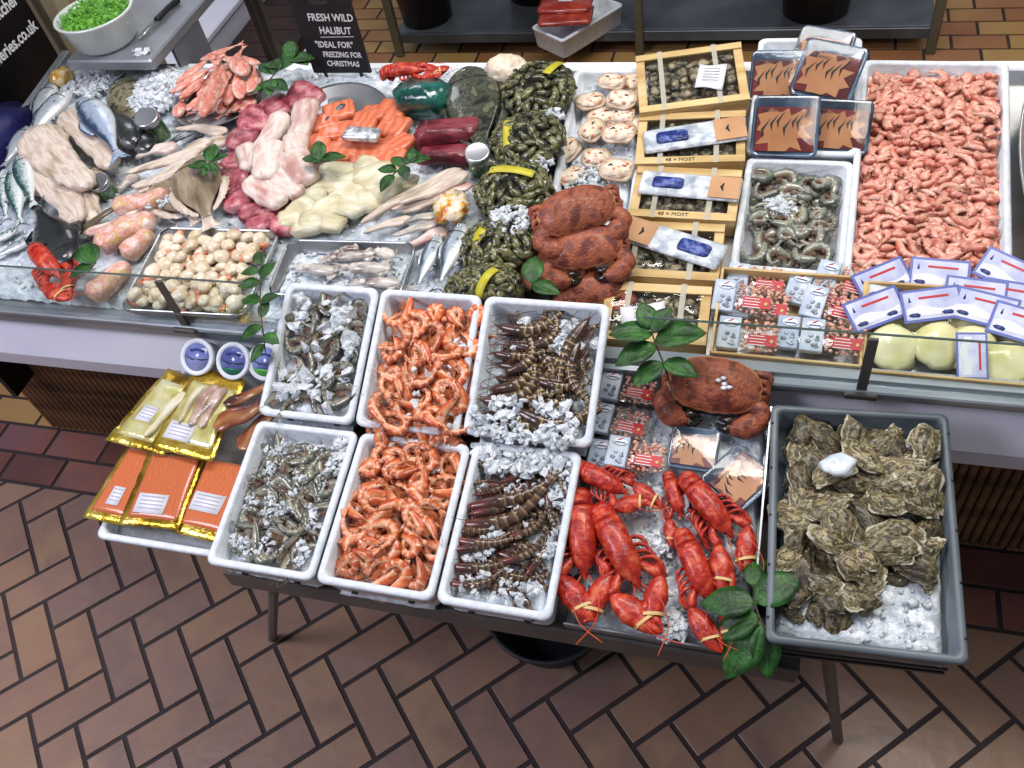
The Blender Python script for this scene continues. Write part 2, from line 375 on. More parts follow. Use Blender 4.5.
# ice bed on the counter
def bedz(x, y):
    """height of the ice on the fish counter"""
    return .866 + (y - 1.1) * .1 + .012 * mnoise.noise(Vector((x * 4, y * 4, 3)))
def ice_sheet(name, poly_or_rect, zf, label, res=.012, amp=.006, chips=0, skirt=.02, csz=.009, inside=None):
    x0, x1, y0, y1 = poly_or_rect; nx = max(3, int((x1 - x0) / res)); ny = max(3, int((y1 - y0) / res))
    gr = []
    for i in range(nx + 1):
        row = []
        for j in range(ny + 1):
            x = x0 + (x1 - x0) * i / nx; y = y0 + (y1 - y0) * j / ny
            h = zf(x, y) + amp * mnoise.noise(Vector((x * 45, y * 45, 0))) + amp * .5 * mnoise.noise(Vector((x * 140, y * 140, 5)))
            if i in (0, nx) or j in (0, ny): h -= skirt
            row.append(Vector((x, y, h)))
        gr.append(row)
    m = MB().sheet(gr[::-1])
    for k in range(chips):
        x = ru(x0 + .01, x1 - .01); y = ru(y0 + .01, y1 - .01)
        if inside and not inside(x, y): continue
        s_ = csz * ru(.3, .8)
        m.ico((x, y, zf(x, y) + s_ * .3), (s_ * ru(.6, 1.3), s_ * ru(.5, 1.2), s_ * ru(.4, .8)), 1, 1.2, 1.5, k, 1, rot=rotm(ru(0, 6), ru(0, 3), 0))
    o = m.build(name, [M['ice'], M['ice_chip']]); tag(o, label, 'ice', kind='stuff'); return o
ice_sheet('crushed_ice', (-1.965, -.5, 1.09, 1.905), bedz, 'bed of crushed ice under the fish on the counter', .012, .008, 1500)
def ice_heap(u, v, z, r, h, label, chips=160, zf=None, csz=.009, rz=0):
    """a loose heap of ice lumps"""
    c = P(u, v, z); m = MB(); rx, ry = r
    for k in range(chips):
        a = ru(0, 6.283); q = math.sqrt(rnd()); x = rx * q * math.cos(a); y = ry * q * math.sin(a)
        x, y = x * math.cos(rz) - y * math.sin(rz), x * math.sin(rz) + y * math.cos(rz)
        s_ = csz * ru(.35, 1.0)
        m.ico((x, y, h * (1 - q * q) * ru(.5, 1) ), (s_ * ru(.6, 1.3), s_ * ru(.6, 1.3), s_ * ru(.4, .9)), 1, 1.2, 2.5, k, rot=rotm(ru(0, 6), ru(0, 3), 0))
    o = m.build('crushed_ice', M['ice_chip'], smooth=False); o.location = c; tag(o, label, 'ice', kind='stuff'); return o
# ================================================================ display table at the front of the counter
def zt(x, y): return .668 + .2 * (y - .6)
TT = Matrix.Rotation(math.atan(.2), 3, 'X')
tb = tag(empty('display_table', (-.45, .82, 0)), 'dark steel folding display table in front of the counter on splayed legs', 'table')
def tpart(mb, name, m): return mb.map(lambda p: p - Vector((-.45, .82, 0))).build(name, m, tb, False)
tpart(MB().box((-.42, .82, .70), (1.055, .44, .012), rot=TT), 'tabletop', M['dark_steel'])
tpart(MB().box((-.42, .6, .647), (1.055, .006, .05), r=.1), 'front_apron', M['dark_steel'])
tpart(MB().box((-.948, .82, .675), (.006, .44, .05), rot=TT), 'side_apron', M['dark_steel'])
tpart(MB().box((.108, .82, .675), (.006, .44, .05), rot=TT), 'side_apron', M['dark_steel'])
for a, c, mm in (((-.86, .64, .66), (-1.162, .722, 0), 'dark_steel'), ((.15, .64, .672), (.249, .735, 0), 'dark_steel'), ((-.7, 1.0, .72), (-.8, 1.0, 0), 'dark_steel'), ((.09, 1.0, .72), (.2, 1.0, 0), 'dark_steel')):
    a, c = Vector(a), Vector(c); tpart(MB().loft([a, c], [.0115, .0115], 8), 'leg', M[mm])
tpart(MB().box((.09, .66, .678), (.24, .03, .012)), 'support_bar', M['dark_steel'])
for xx in (-.6, .0):
    tpart(MB().box((xx, .82, .68), (.03, .42, .02), rot=TT), 'cross_brace', M['dark_steel'])

def foam_box(name, label, x0, x1, y0, z0, y1, z1, h, wall=.014, m=None, rz=0, group=None, r=.016, cat='box', inner=.8):
    """an open box from its rim: front edge at (y0, z0), back edge at (y1, z1)"""
    L = math.hypot(y1 - y0, z1 - z0); W = x1 - x0; ang = math.atan2(z1 - z0, y1 - y0); m = m or M['white_foam']
    R = Matrix.Rotation(rz, 3, 'Z') @ Matrix.Rotation(ang, 3, 'X'); nrm = R @ Vector((0, 0, 1))
    o = tag(empty(name, Vector(((x0 + x1) / 2, (y0 + y1) / 2, (z0 + z1) / 2)) - nrm * h), label, cat, group)
    o.rotation_euler = R.to_euler(); t = .008; w_ = wall
    body = MB().stack([rrect(W - .022, L - .022, r, 0), rrect(W - .016, L - .016, r, .006), rrect(W - .006, L - .006, r, h - t * 1.4), rrect(W, L, r, h - t * 1.2), rrect(W, L, r, h - .003), rrect(W - .006, L - .006, r, h),
                       rrect(W - 2 * w_ + .006, L - 2 * w_ + .006, r * .8, h), rrect(W - 2 * w_, L - 2 * w_, r * .8, h - .004), rrect(W - 2 * w_ - .008, L - 2 * w_ - .008, r * .8, h * (1 - inner))])
    body.build('body', m, o)
    if m is M['white_foam'] and h > .05 and rz == 0 and L < .35:
        for q in (-.25, .25): MB().box((q * W, -L / 2 + .005, h * .32), (.011, .006, .007)).build('handle_slot', M['black'], o, False)
    return o
BX = {}
def fb(key, label, *a, **k):
    BX[key] = a; return foam_box('polystyrene_box', label, *a, **k)
fb(1, 'white polystyrene box of iced grey prawns at the front corner of the table', -.935, -.718, .575, .757, .862, .814, .083)
fb(2, 'white polystyrene box heaped with orange prawns, nearer the table edge', -.712, -.492, .575, .757, .862, .814, .083)
fb(3, 'white polystyrene box of brown prawns on ice beside the lobsters', -.486, -.285, .575, .757, .872, .816, .083)
fb(4, 'white polystyrene box of grey prawns beside the round tubs', -.93, -.728, .864, .83, 1.115, .945, .066)
fb(5, 'white polystyrene box of orange prawns, farther from the table edge', -.722, -.515, .864, .83, 1.115, .945, .066)
fb(6, 'white polystyrene box of dark striped tiger prawns beside the crabs', -.508, -.268, .872, .832, 1.115, .945, .066)
def lowz(x, y): return .745 + .2 * (y - .575)          # just under the rims of the near row of boxes
def upz(x, y): return .83 + .456 * (y - .874)          # the same for the tilted row
def boxz(x, y): return lowz(x, y) if y < .868 else upz(x, y)

# platform for the gold packs
fb(7, 'shallow white polystyrene lid under the gold fish packs', -1.235, -.942, .615, .70, 1.04, .735, .04)

# lobster tray
ltray = tag(empty('steel_tray', (-.122, .815, .715)), 'wide steel tray with ice under the red lobsters', 'tray'); ltray.rotation_euler = (math.atan(.2), 0, 0)
MB().box((0, 0, .002), (.306, .43, .003)).build('base', M['steel_rim'], ltray, False)
MB().box((0, -.214, .015), (.306, .003, .03)).build('front_edge', M['steel'], ltray, False)
MB().box((.152, 0, .032), (.004, .43, .065)).build('side_edge', M['steel'], ltray, False, 'bright steel side edge')
MB().box((0, .214, .015), (.306, .003, .03)).build('back_edge', M['steel'], ltray, False)
def lobz(x, y): return zt(x, y) + .028
ice_sheet('crushed_ice', (-.268, .026, .61, 1.02), lobz, 'layer of crushed ice under the lobsters in the steel tray', .01, .008, 500)

# oyster crate
M['crate_grey'] = mat('crate_grey', [H('4c555c'), H('5b646b'), H('69727a')], 6, .4)
M['crate_dark'] = mat('crate_dark', [H('1c2024'), H('262b30')], 6, .5)
oc = foam_box('plastic_crate', 'blue grey plastic crate full of oysters at the table corner', .04, .326, .602, .772, 1.012, .838, .07, wall=.013, m=M['crate_grey'], rz=math.radians(3), cat='crate', r=.012)
for k in range(5):
    for sx in (-1, 1): MB().ico((sx * .1405, -.17 + k * .085, .0705), (.0025, .0025, .0008), 1).build('hole', M['black'], oc)
for k in (0, 1): MB().box((0, -.2105, .016 + k * .022), (.24, .004, .008)).build('front_groove', M['black'], oc, False)
def oyz(x, y): return .752 + .16 * (y - .6)
ice_sheet('crushed_ice', (.062, .312, .622, .995), lambda x, y: oyz(x, y) - .012, 'white ice under the oysters in the plastic crate', .01, .006, 200, skirt=.03)

# ================================================================ trays on the counter, right part
def tray_px(name, label, q, h=.055, m=None, zf=rimz, **k):
    """tray from the four rim corners seen (TL, TR, BR, BL)"""
    a, b_, c, d = [P(u, v, zf) for u, v in q]
    x0 = (a.x + d.x) / 2; x1 = (b_.x + c.x) / 2; y1 = (a.y + b_.y) / 2; y0 = (c.y + d.y) / 2
    ang = -math.atan2(((a.x - d.x) + (b_.x - c.x)) / 2, y1 - y0)
    return foam_box(name, label, x0, x1, y0, zf(0, y0), y1, zf(0, y1), h, m=m, rz=ang, **k), (x0, x1, y0, y1, ang)
_, R_PINK = tray_px('foam_tray', 'large white tray heaped with small pink prawns', [(860, 60), (1012, 60), (1010, 290), (846, 278)], .06)
_, R_GREY = tray_px('foam_tray', 'white tray of raw green grey prawns behind the packet crate', [(748, 157), (854, 160), (845, 275), (728, 270)], .06)
_, R_SUSHI = tray_px('foam_tray', 'white tray holding the dark red sleeved seafood packs', [(757, 37), (865, 37), (856, 156), (748, 153)], .05)
_, R_DRESS = tray_px('foam_tray', 'long narrow white tray of dressed crab shells and brown crabs', [(578, 68), (650, 68), (628, 288), (528, 288)], .05)
ice_sheet('crushed_ice', (R_SUSHI[0] + .02, R_SUSHI[1] - .02, R_SUSHI[2] + .02, R_SUSHI[3] - .02), lambda x, y: rimz(x, y) - .03, 'frost under the sleeved packs in the white tray', .02, .004, 0)
def inr(R, x, y): return R[0] + .02 < x < R[1] - .02 and R[2] + .015 < y < R[3] - .015
cx_ = (R_DRESS[2] + R_DRESS[3]) / 2
ice_sheet('crushed_ice', (R_DRESS[0] + .018, R_DRESS[1] - .018, R_DRESS[2] + .02, R_DRESS[3] - .02), lambda x, y: rimz(x, y) - .022, 'ice under the dressed crab shells in the narrow tray', .01, .006, 350)

# ---------------------------------------------------------------- wooden crates with film
M['wood'] = mat('wood', [H('b4915a'), H('c9aa72'), H('d8bf8a')], 5, .6, .15, 30, stretch=(1, 5, 5), rand=.06)
M['mussel'] = mat('mussel', [H('15181c'), H('2b3034'), H('4f4a3c'), H('6b6650')], 60, .25, .3, 80)
M['pouch_white'] = mat('pouch_white', [H('98a2ae'), H('c0c8d0'), H('dfe4e8')], 40, .2, .6, 60, detail=6)
M['pouch_blue'] = mat('pouch_blue', [H('1c2860'), H('2d3d86'), H('6a7ab8')], 60, .25, .5, 80)
M['card_brown'] = mat('card_brown', [H('b98a62'), H('c99a70')], 20, .6)
M['tape'] = mat('tape', H('d8d4c4'), rough=.15, alpha=.45)
def frame_px(q, zf): 
    a, b_, c, d = [P(u, v, zf) for u, v in q]; cen = (a + b_ + c + d) / 4
    ex = ((b_ - a) + (c - d)) / 2; ey = ((a - d) + (b_ - c)) / 2; W = ex.length; D = ey.length; ex.normalize(); ez = ex.cross(ey).normalized(); ey = ez.cross(ex)
    return cen, Matrix((ex, ey, ez)).transposed(), W, D
def wood_crate(label, q, zf, hh=.045, style=0, words='', cat='crate'):
    cen, R, W, D = frame_px(q, zf); o = tag(empty('wooden_crate', cen - R @ Vector((0, 0, hh))), label, cat, None); o.rotation_euler = R.to_euler(); s_ = .019
    for sy in (-1, 1):
        MB().box((0, sy * (D / 2 - s_ / 2), hh - .002), (W, s_, .004)).build('slat', M['wood'], o, False)
        MB().box((0, sy * (D / 2 - .002), hh / 2 - .002), (W - .006, .004, hh - .006)).build('side_board', M['wood'], o, False)
    for sx in (-1, 1):
        MB().box((sx * (W / 2 - s_ / 2), 0, hh - .006), (s_, D - .01, .004)).build('slat', M['wood'], o, False)
        MB().box((sx * (W / 2 - .002), 0, hh / 2 - .002), (.004, D - .008, hh - .008)).build('end_board', M['wood'], o, False)
    MB().box((0, 0, .002), (W - .01, D - .01, .003)).build('bottom', M['wood'], o, False)
    if style >= 0:
        f = MB(); nx, ny = 16, 12
        f.sheet([[Vector(((i / nx - .5) * (W - .03), (j / ny - .5) * (D - .03), hh - .003 + .003 * mnoise.noise(Vector((i * .6, j * .5, hash(label) % 50))))) for j in range(ny + 1)] for i in range(nx + 1)][::-1])
        f.build('film', M['clear'], o)
        for sx in (-.27, .24):
            MB().box((sx * W, 0, hh + .0008), (.011, D + .004, .0008)).build('tape', M['tape'], o, False)
    if words:
        text(words, .013, M['black_ink'], o, (-W * .22, -D / 2 + .009, hh + .0004), name='handwriting')
    return o, R, W, D
WC = [
 ('pale wooden crate with white receipt, farthest of the stacked crates', [(637, 53), (744, 44), (747, 96), (638, 116)], .03, 0, ''),
 ('pale wooden crate with tilted blue pouch, second from the back', [(637, 118), (747, 106), (744, 165), (637, 160)], .018, 1, '48 = MOST'),
 ('pale wooden crate with level blue and brown card pouch, middle of five', [(641, 167), (743, 169), (735, 222), (624, 214)], .018, 2, '48 = MOST'),
 ('pale wooden crate with downward slanting blue pouch, second from the front', [(616, 219), (726, 225), (718, 280), (604, 275)], .018, 3, ''),
 ('pale wooden crate with white folded note, nearest of the stacked crates', [(608, 281), (714, 287), (704, 345), (596, 338)], .018, 4, '')]
crates = []
M['shellfish'] = mat('shellfish', [H('24241f'), H('4a4638'), H('7a7058'), H('a4977a')], 70, .3, .3, 90, rand=.3)
for k, (lab, q, up, st, wd) in enumerate(WC):
    zf = lambda x, y, up=up: rimz(x, y) + up
    o, R, W, D = wood_crate(lab, q, zf, .05, st, wd)
    # shellfish under the film: each a thing of its own
    cen = o.location
    for n_ in range(48):
        m_ = MB().ico((0, 0, 0), (ru(.013, .021), ru(.01, .015), .008), 2, .35, 3, n_ + k * 40)
        s_ = m_.build('shellfish', M['shellfish']); tag(s_, ['dark shellfish under the film of the crate with the white receipt', 'dark shellfish under the film of the crate with the tilted pouch', 'dark shellfish under the film of the crate with the level pouch', 'dark shellfish under the film of the crate with the slanting pouch', 'dark shellfish under the film of the crate with the folded note'][k], 'shellfish', 'shellfish in wooden crate ' + 'abcde'[k])
        i, j = n_ % 8, n_ // 8
        lp_ = Vector(((i / 7 - .5) * (W - .07) + ru(-.006, .006), (j / 5 - .5) * (D - .065) + ru(-.004, .004), .028 + ru(0, .008)))
        put(s_, cen + R @ lp_, ru(0, 6))
    def on(lx, ly, lz): return cen + R @ Vector((lx * W, ly * D, lz))
    eul = R.to_euler()
    if st in (0, 4):
        t = MB(); gr = [[Vector(((i / 6 - .5) * (.06 if st == 0 else .085), (j / 6 - .5) * (.075 if st == 0 else .045), .003 * math.sin(i * .8 + j * .5))) for j in range(7)] for i in range(7)]
        t.sheet(gr[::-1], 0, .0006); n_ = t.build('receipt' if st == 0 else 'paper_note', M['paper']); tag(n_, 'curled white receipt taped over the farthest wooden crate' if st == 0 else 'white folded paper note on the nearest wooden crate', 'paper')
        put(n_, on(.18 if st == 0 else -.1, -.08, .057), math.radians(-14 if st == 0 else 12)); n_.rotation_quaternion = (R @ rotm(math.radians(-14 if st == 0 else 12))).to_quaternion()
        for r_ in range(5): MB().box((0, .02 - r_ * .009, .0035), (.035, .001, .0006)).build('printed_line', M['black_ink'], n_, False)
    else:
        an = {1: 9, 2: -3, 3: -18}[st]; po = tag(empty('seafood_pouch'), {1: 'silver pouch with blue print tilted over the second wooden crate', 2: 'silver pouch with blue print beside brown card on the middle crate', 3: 'crumpled silver pouch with blue print slanting on the fourth crate'}[st], 'packet')
        PW, PD = W * .95, D * .46
        MB().stack([rrect(PW, PD, .006, -.001), rrect(PW, PD, .006, .001), rrect(PW * .94, PD * .8, .006, .005)]).noise(.0015, 60, st).build('pouch', M['pouch_white'], po)
        sgn = -1 if st != 3 else 1
        MB().stack([rrect(PW * .32, PD * .5, .008, .004), rrect(PW * .3, PD * .42, .008, .0095)]).map(lambda p: p + Vector((sgn * PW * .22, 0, 0))).noise(.001, 80, st).build('blue_block', M['pouch_blue'], po)
        MB().box((-sgn * PW * .34, 0, .005), (PW * .3, PD * .9, .002)).build('brown_card', M['card_brown'], po, False)
        lg = MB().loft([(-sgn * PW * .33, -.01, .0065), (-sgn * PW * .31, 0, .0065), (-sgn * PW * .33, .01, .0065)], [(.001, .0005), (.0035, .0005), (.001, .0005)], 6).build('fish_mark', M['black_ink'], po)
        put(po, on(.04 if st != 3 else .06, .1 if st != 1 else .0, .0545)); po.rotation_quaternion = (R @ rotm(math.radians(an))).to_quaternion()
# low wooden crates with packets
def low_crate(label, q, hh):
    cen, R, W, D = frame_px(q, lambda x, y: rimz(x, y) + .018); o = tag(empty('wooden_crate', cen - R @ Vector((0, 0, hh))), label, 'crate'); o.rotation_euler = R.to_euler()
    for sy in (-1, 1): MB().box((0, sy * (D / 2), hh / 2), (W, .005, hh)).build('side_board', M['wood'], o, False)
    for sx in (-1, 1): MB().box((sx * W / 2, 0, hh / 2), (.005, D, hh)).build('end_board', M['wood'], o, False)
    MB().box((0, 0, .002), (W, D, .003)).build('bottom', M['wood'], o, False); return o
low_crate('shallow wooden crate of clear prawn packets', [(722, 268), (866, 277), (860, 366), (712, 351)], .045)
low_crate('shallow wooden crate of cream filled packets with blue labels', [(868, 282), (1040, 292), (1040, 386), (864, 369)], .045)

# ---------------------------------------------------------------- prawn packets (clear tray, blue card, red label)
M['card_blue'] = mat('card_blue', [H('a3b5cc'), H('b7c6d8'), H('cdd8e2')], 25, .3)
M['card_white'] = mat('card_white', H('dfe6ec'), rough=.3)
M['shrimp_pink'] = mat('shrimp_pink', [H('c48470'), H('dba892'), H('e8c6b2')], 80, .35, .3, 60, rand=.12)
M['stone'] = mat('stone', [H('4c525a'), H('8f979e'), H('c4ccd2')], 60, .5)
def mk_packet():
    o = empty('prawn_packet'); W, D, h = .112, .068, .016
    MB().stack([rrect(W - .012, D - .012, .006, 0), rrect(W - .006, D - .006, .006, h - .003), rrect(W, D, .006, h - .002), rrect(W, D, .006, h)]).build('clear_tray', M['clear'], o)
    MB().box((-W * .31, 0, h * .5), (W * .34, D - .008, h - .002)).build('card', M['card_blue'], o, False)
    MB().ico((-W * .29, D * .26, h + .0002), (.015, .007, .0005), 2).build('logo_oval', M['card_white'], o)
    MB().loft([(-W * .34, D * .30, h + .0009), (-W * .29, D * .33, h + .0009), (-W * .25, D * .38, h + .0009)], [(.0008, .0003), (.0014, .0003), (.0003, .0003)], 6).build('logo_swoosh', M['red_ink'], o)
    MB().box((-W * .29, D * .24, h + .0009), (.019, .0022, .0004)).build('logo_line', M['blue_ink'], o, False)
    p = MB()
    for q in range(9): p.ico((-W * .42 + ru(0, W * .2), -D * .36 + ru(0, D * .34), h), (ru(.003, .006), ru(.002, .004), .0006), 1, .3, 3, q)
    p.build('picture', M['stone'], o)
    s_ = MB()
    for q in range(120): s_.ico((W * (-.1 + .54 * rnd()), D * (rnd() - .5) * .8, h * .55 + ru(0, .003)), (ru(.003, .0048), ru(.0025, .0035), .003), 1, .3, 3, q)
    x = s_.build('peeled_prawns', M['shrimp_pink'], o); x['kind'] = 'stuff'
    MB().box((W * .2, -D * .14, h + .0004), (W * .42, D * .3, .0006)).build('red_label', M['red_ink'], o, False)
    for r_ in range(4): MB().box((W * .13, -D * .04 - r_ * .0055, h + .0009), (W * (.27 if r_ % 2 else .22), .0014, .0004)).build('white_print', M['white_ink'], o, False)
    MB().ico((W * .35, -D * .16, h + .0009), (.004, .004, .0003), 1).build('print_mark', M['rubber_band'], o)
    return o
PK = Kind(mk_packet())
def packz(x, y): return rimz(x, y) - .022
nslope = Vector((0, -.165, 1)).normalized()
for u, v, a, dz, lab in ((757, 283, -3, .0, 'clear prawn packet at the back of the crate, half under another'), (760, 306, -4, .004, 'clear prawn packet mostly hidden under its neighbour in the crate'), (744, 300, -3, .02, 'clear prawn packet lying on top beside the crate end near the stack'),
        (749, 337, -2, .006, 'clear prawn packet at the front corner of the crate by the stack'), (846, 284, -14, .008, 'clear prawn packet tilted at the back near the pink prawns'), (817, 296, -14, .004, 'clear prawn packet in the middle row, half covered on its red side'), (834, 309, -12, .022, 'clear prawn packet lying tilted over the middle of the crate'),
        (808, 337, -3, .004, 'clear prawn packet in the front row with only its blue card clear'), (833, 340, -3, .02, 'clear prawn packet at the front of the crate by the cream packets')):
    put(tag(PK.get(), lab, 'packet', 'clear prawn packets in the wooden crate'), P(u, v, lambda x, y: packz(x, y) + dz + .008), math.radians(a), 0, .22, 1.06, nslope)
nt_ = Vector((0, -.2, 1)).normalized()
for u, v, a, dz, lab in ((629, 391, -4, .045, 'clear prawn packet under the leafy sprig on the near table'), (620, 424, -6, .04, 'clear prawn packet in the middle of the three beside the tiger prawns'), (618, 460, -2, .03, 'clear prawn packet mostly covered next to the lobsters'), (637, 457, -3, .048, 'clear prawn packet lying against the lobster tails')):
    put(tag(PK.get(), lab, 'packet', 'clear prawn packets on the near table'), P(u, v, lambda x, y: zt(x, y) + dz), math.radians(a), normal=nt_)

# ---------------------------------------------------------------- cream filled packets with a blue printed card
M['cream'] = mat('cream', [H('cfc98a'), H('dcd79e'), H('e8e4b8')], 18, .3, .1, 30, coat=.4)
M['label_lilac'] = mat('label_lilac', [H('aeb4d8'), H('c3c8e2'), H('d9dcec')], 30, .35)
M['label_edge'] = mat('label_edge', H('5a68b0'), rough=.35)
def mk_cream():
    o = empty('cream_packet')
    MB().ico((0, -.034, .012), (.038, .036, .014), 3, .25, 2, 3).build('filling', M['cream'], o)
    g_ = [[Vector(((i / 8 - .5) * .088, -.072 + .078 * j / 8, .004 + .022 * math.sin(PI * i / 8) * math.sin(PI * min(1, j / 8)) + .002 * mnoise.noise(Vector((i, j, 2))))) for j in range(9)] for i in range(9)]
    MB().sheet(g_[::-1]).build('clear_bag', M['clear'], o)
    c = MB().box((0, .028, .018), (.084, .05, .0012)).build('label_card', M['label_edge'], o, False)
    MB().box((0, .028, .0188), (.076, .042, .0008)).build('lilac_print', M['label_lilac'], c, False)
    g_ = [[Vector((-.036 + .072 * i / 8, (.012 + .012 * j + (.004 * math.sin(i * .8) if j else 0)), .0194)) for j in range(2)] for i in range(9)]
    MB().sheet(g_[::-1], 0, .0003).build('white_wave', M['white_ink'], c, False)
    MB().box((.004, .039, .0194), (.042, .0035, .0004)).build('title_line', M['red_ink'], c, False)
    for q in (-.026, .02): MB().ico((q, .014, .0196), (.009, .0035, .0003), 1, .4, 3, 1).build('printed_shape', M['blue_ink'], c)
    MB().loft([(-.03, .034, .0196), (-.03, .042, .0196)], [(.002, .0003), (.0004, .0003)], 5).build('printed_boat', M['blue_ink'], c)
    return o
CR = Kind(mk_cream())
for u, v, a, dz, lab in ((888, 292, 32, .004, 'cream packet turned sideways at the back beside the clear packets'), (935, 288, -3, .004, 'cream packet lying level in the back row'), (996, 284, -30, .01, 'cream packet turned away at the back near the steel dish'),
        (970, 308, -5, .008, 'cream packet in the middle row half under two others'), (1010, 312, -8, .008, 'cream packet beside the steel bracket end, under another label'), (880, 322, 30, .022, 'cream packet turned sideways at the front, beside the steel bracket'), (932, 318, 14, .022, 'cream packet slightly turned in the middle of the front row'),
        (977, 322, -14, .022, 'cream packet tilted over the upright blue label'), (1013, 338, -17, .024, 'cream packet with dark blue edged label at the crate front end')):
    put(tag(CR.get(), lab, 'packet', 'cream packets in the wooden crate'), P(u, v + 8, lambda x, y: packz(x, y) + dz), math.radians(a), 0, .3, 1.22, nslope)
sl = empty('label_card'); tag(sl, 'blue printed label turned upright in front of the cream packets', 'label')
MB().box((0, 0, 0), (.05, .084, .0015)).build('card', M['label_edge'], sl, False); MB().box((0, 0, .001), (.043, .076, .0008)).build('lilac_print', M['label_lilac'], sl, False)
MB().box((.012, .0, .0016), (.0035, .05, .0004)).build('title_line', M['red_ink'], sl, False); MB().sheet([[Vector((-.016 + .012 * j + .004 * math.sin(i), -.034 + .068 * i / 8, .0018)) for j in range(2)] for i in range(9)], 0, .0003).build('white_wave', M['white_ink'], sl, False)
put(sl, P(972, 356, lambda x, y: packz(x, y) + .045), math.radians(4), normal=Vector((0, -.5, 1)).normalized())

# ---------------------------------------------------------------- sleeved seafood packs: black tray, dark red sleeve, tan panel with claw marks
M['sleeve'] = mat('sleeve', [H('4a1013'), H('641619'), H('7a2220')], 12, .25)
M['tan_panel'] = mat('tan_panel', [H('9a6238'), H('b07a4c')], 14, .35, rand=.15)
M['pack_navy'] = mat('pack_navy', [H('1d2836'), H('33455a'), H('5c7288')], 12, .12, coat=.6)
def mk_sleeve(seed, pan=.6):
    o = empty('sleeved_pack'); W, D, h = .108, .104, .02
    MB().stack([rrect(W - .016, D - .016, .012, 0), rrect(W - .004, D - .004, .012, h - .004), rrect(W, D, .012, h - .003), rrect(W, D, .012, h), rrect(W - .008, D - .008, .01, h), rrect(W - .012, D - .012, .01, h - .002)]).build('tray', M['pack_navy'], o)
    s_ = MB().box((.0, -.005, h - .0005), (W - .014, D - .03, .0024)).build('sleeve', M['sleeve'], o, False)
    random.seed(seed + 40); jag = []
    for q in range(22):
        a = 2 * PI * q / 22; r = 1.0 if q % 2 else ru(.55, .85); jag.append((max(-.046, min(.046, .05 * math.cos(a) * r - .004)), max(-.042, min(.03, .046 * math.sin(a) * r - .006))))
    MB().stack([[Vector((x, y, z)) for x, y in jag] for z in (h + .001, h + .0016)]).build('tan_panel', M['tan_panel'], s_, False)
    for q in range(6):
        x0, y0 = .03 - .011 * q, .024 - .006 * (q % 3); L = ru(.02, .034)
        MB().loft([(x0, y0, h + .0018), (x0 - L * .35, y0 - L * .55, h + .0018), (x0 - L * .3, y0 - L, h + .0018)], [(.0003, .0003), (.0024, .0003), (.0002, .0003)], 6).build('claw_mark', M['black_ink'], s_)
    text('TIGER\nPRAWNS' if seed else 'PRAWN', .008, M['black_ink'], s_, (-.04, .026, h + .0018), name='printed_word')
    MB().stack([rrect(W - .004, D - .004, .01, h + .0024), rrect(W - .01, D - .01, .01, h + .0034)], cap0=False).noise(.0006, 50, seed).build('film', M['clear_smooth'], o)
    return o
SL = [Kind(mk_sleeve(0)), Kind(mk_sleeve(1))]
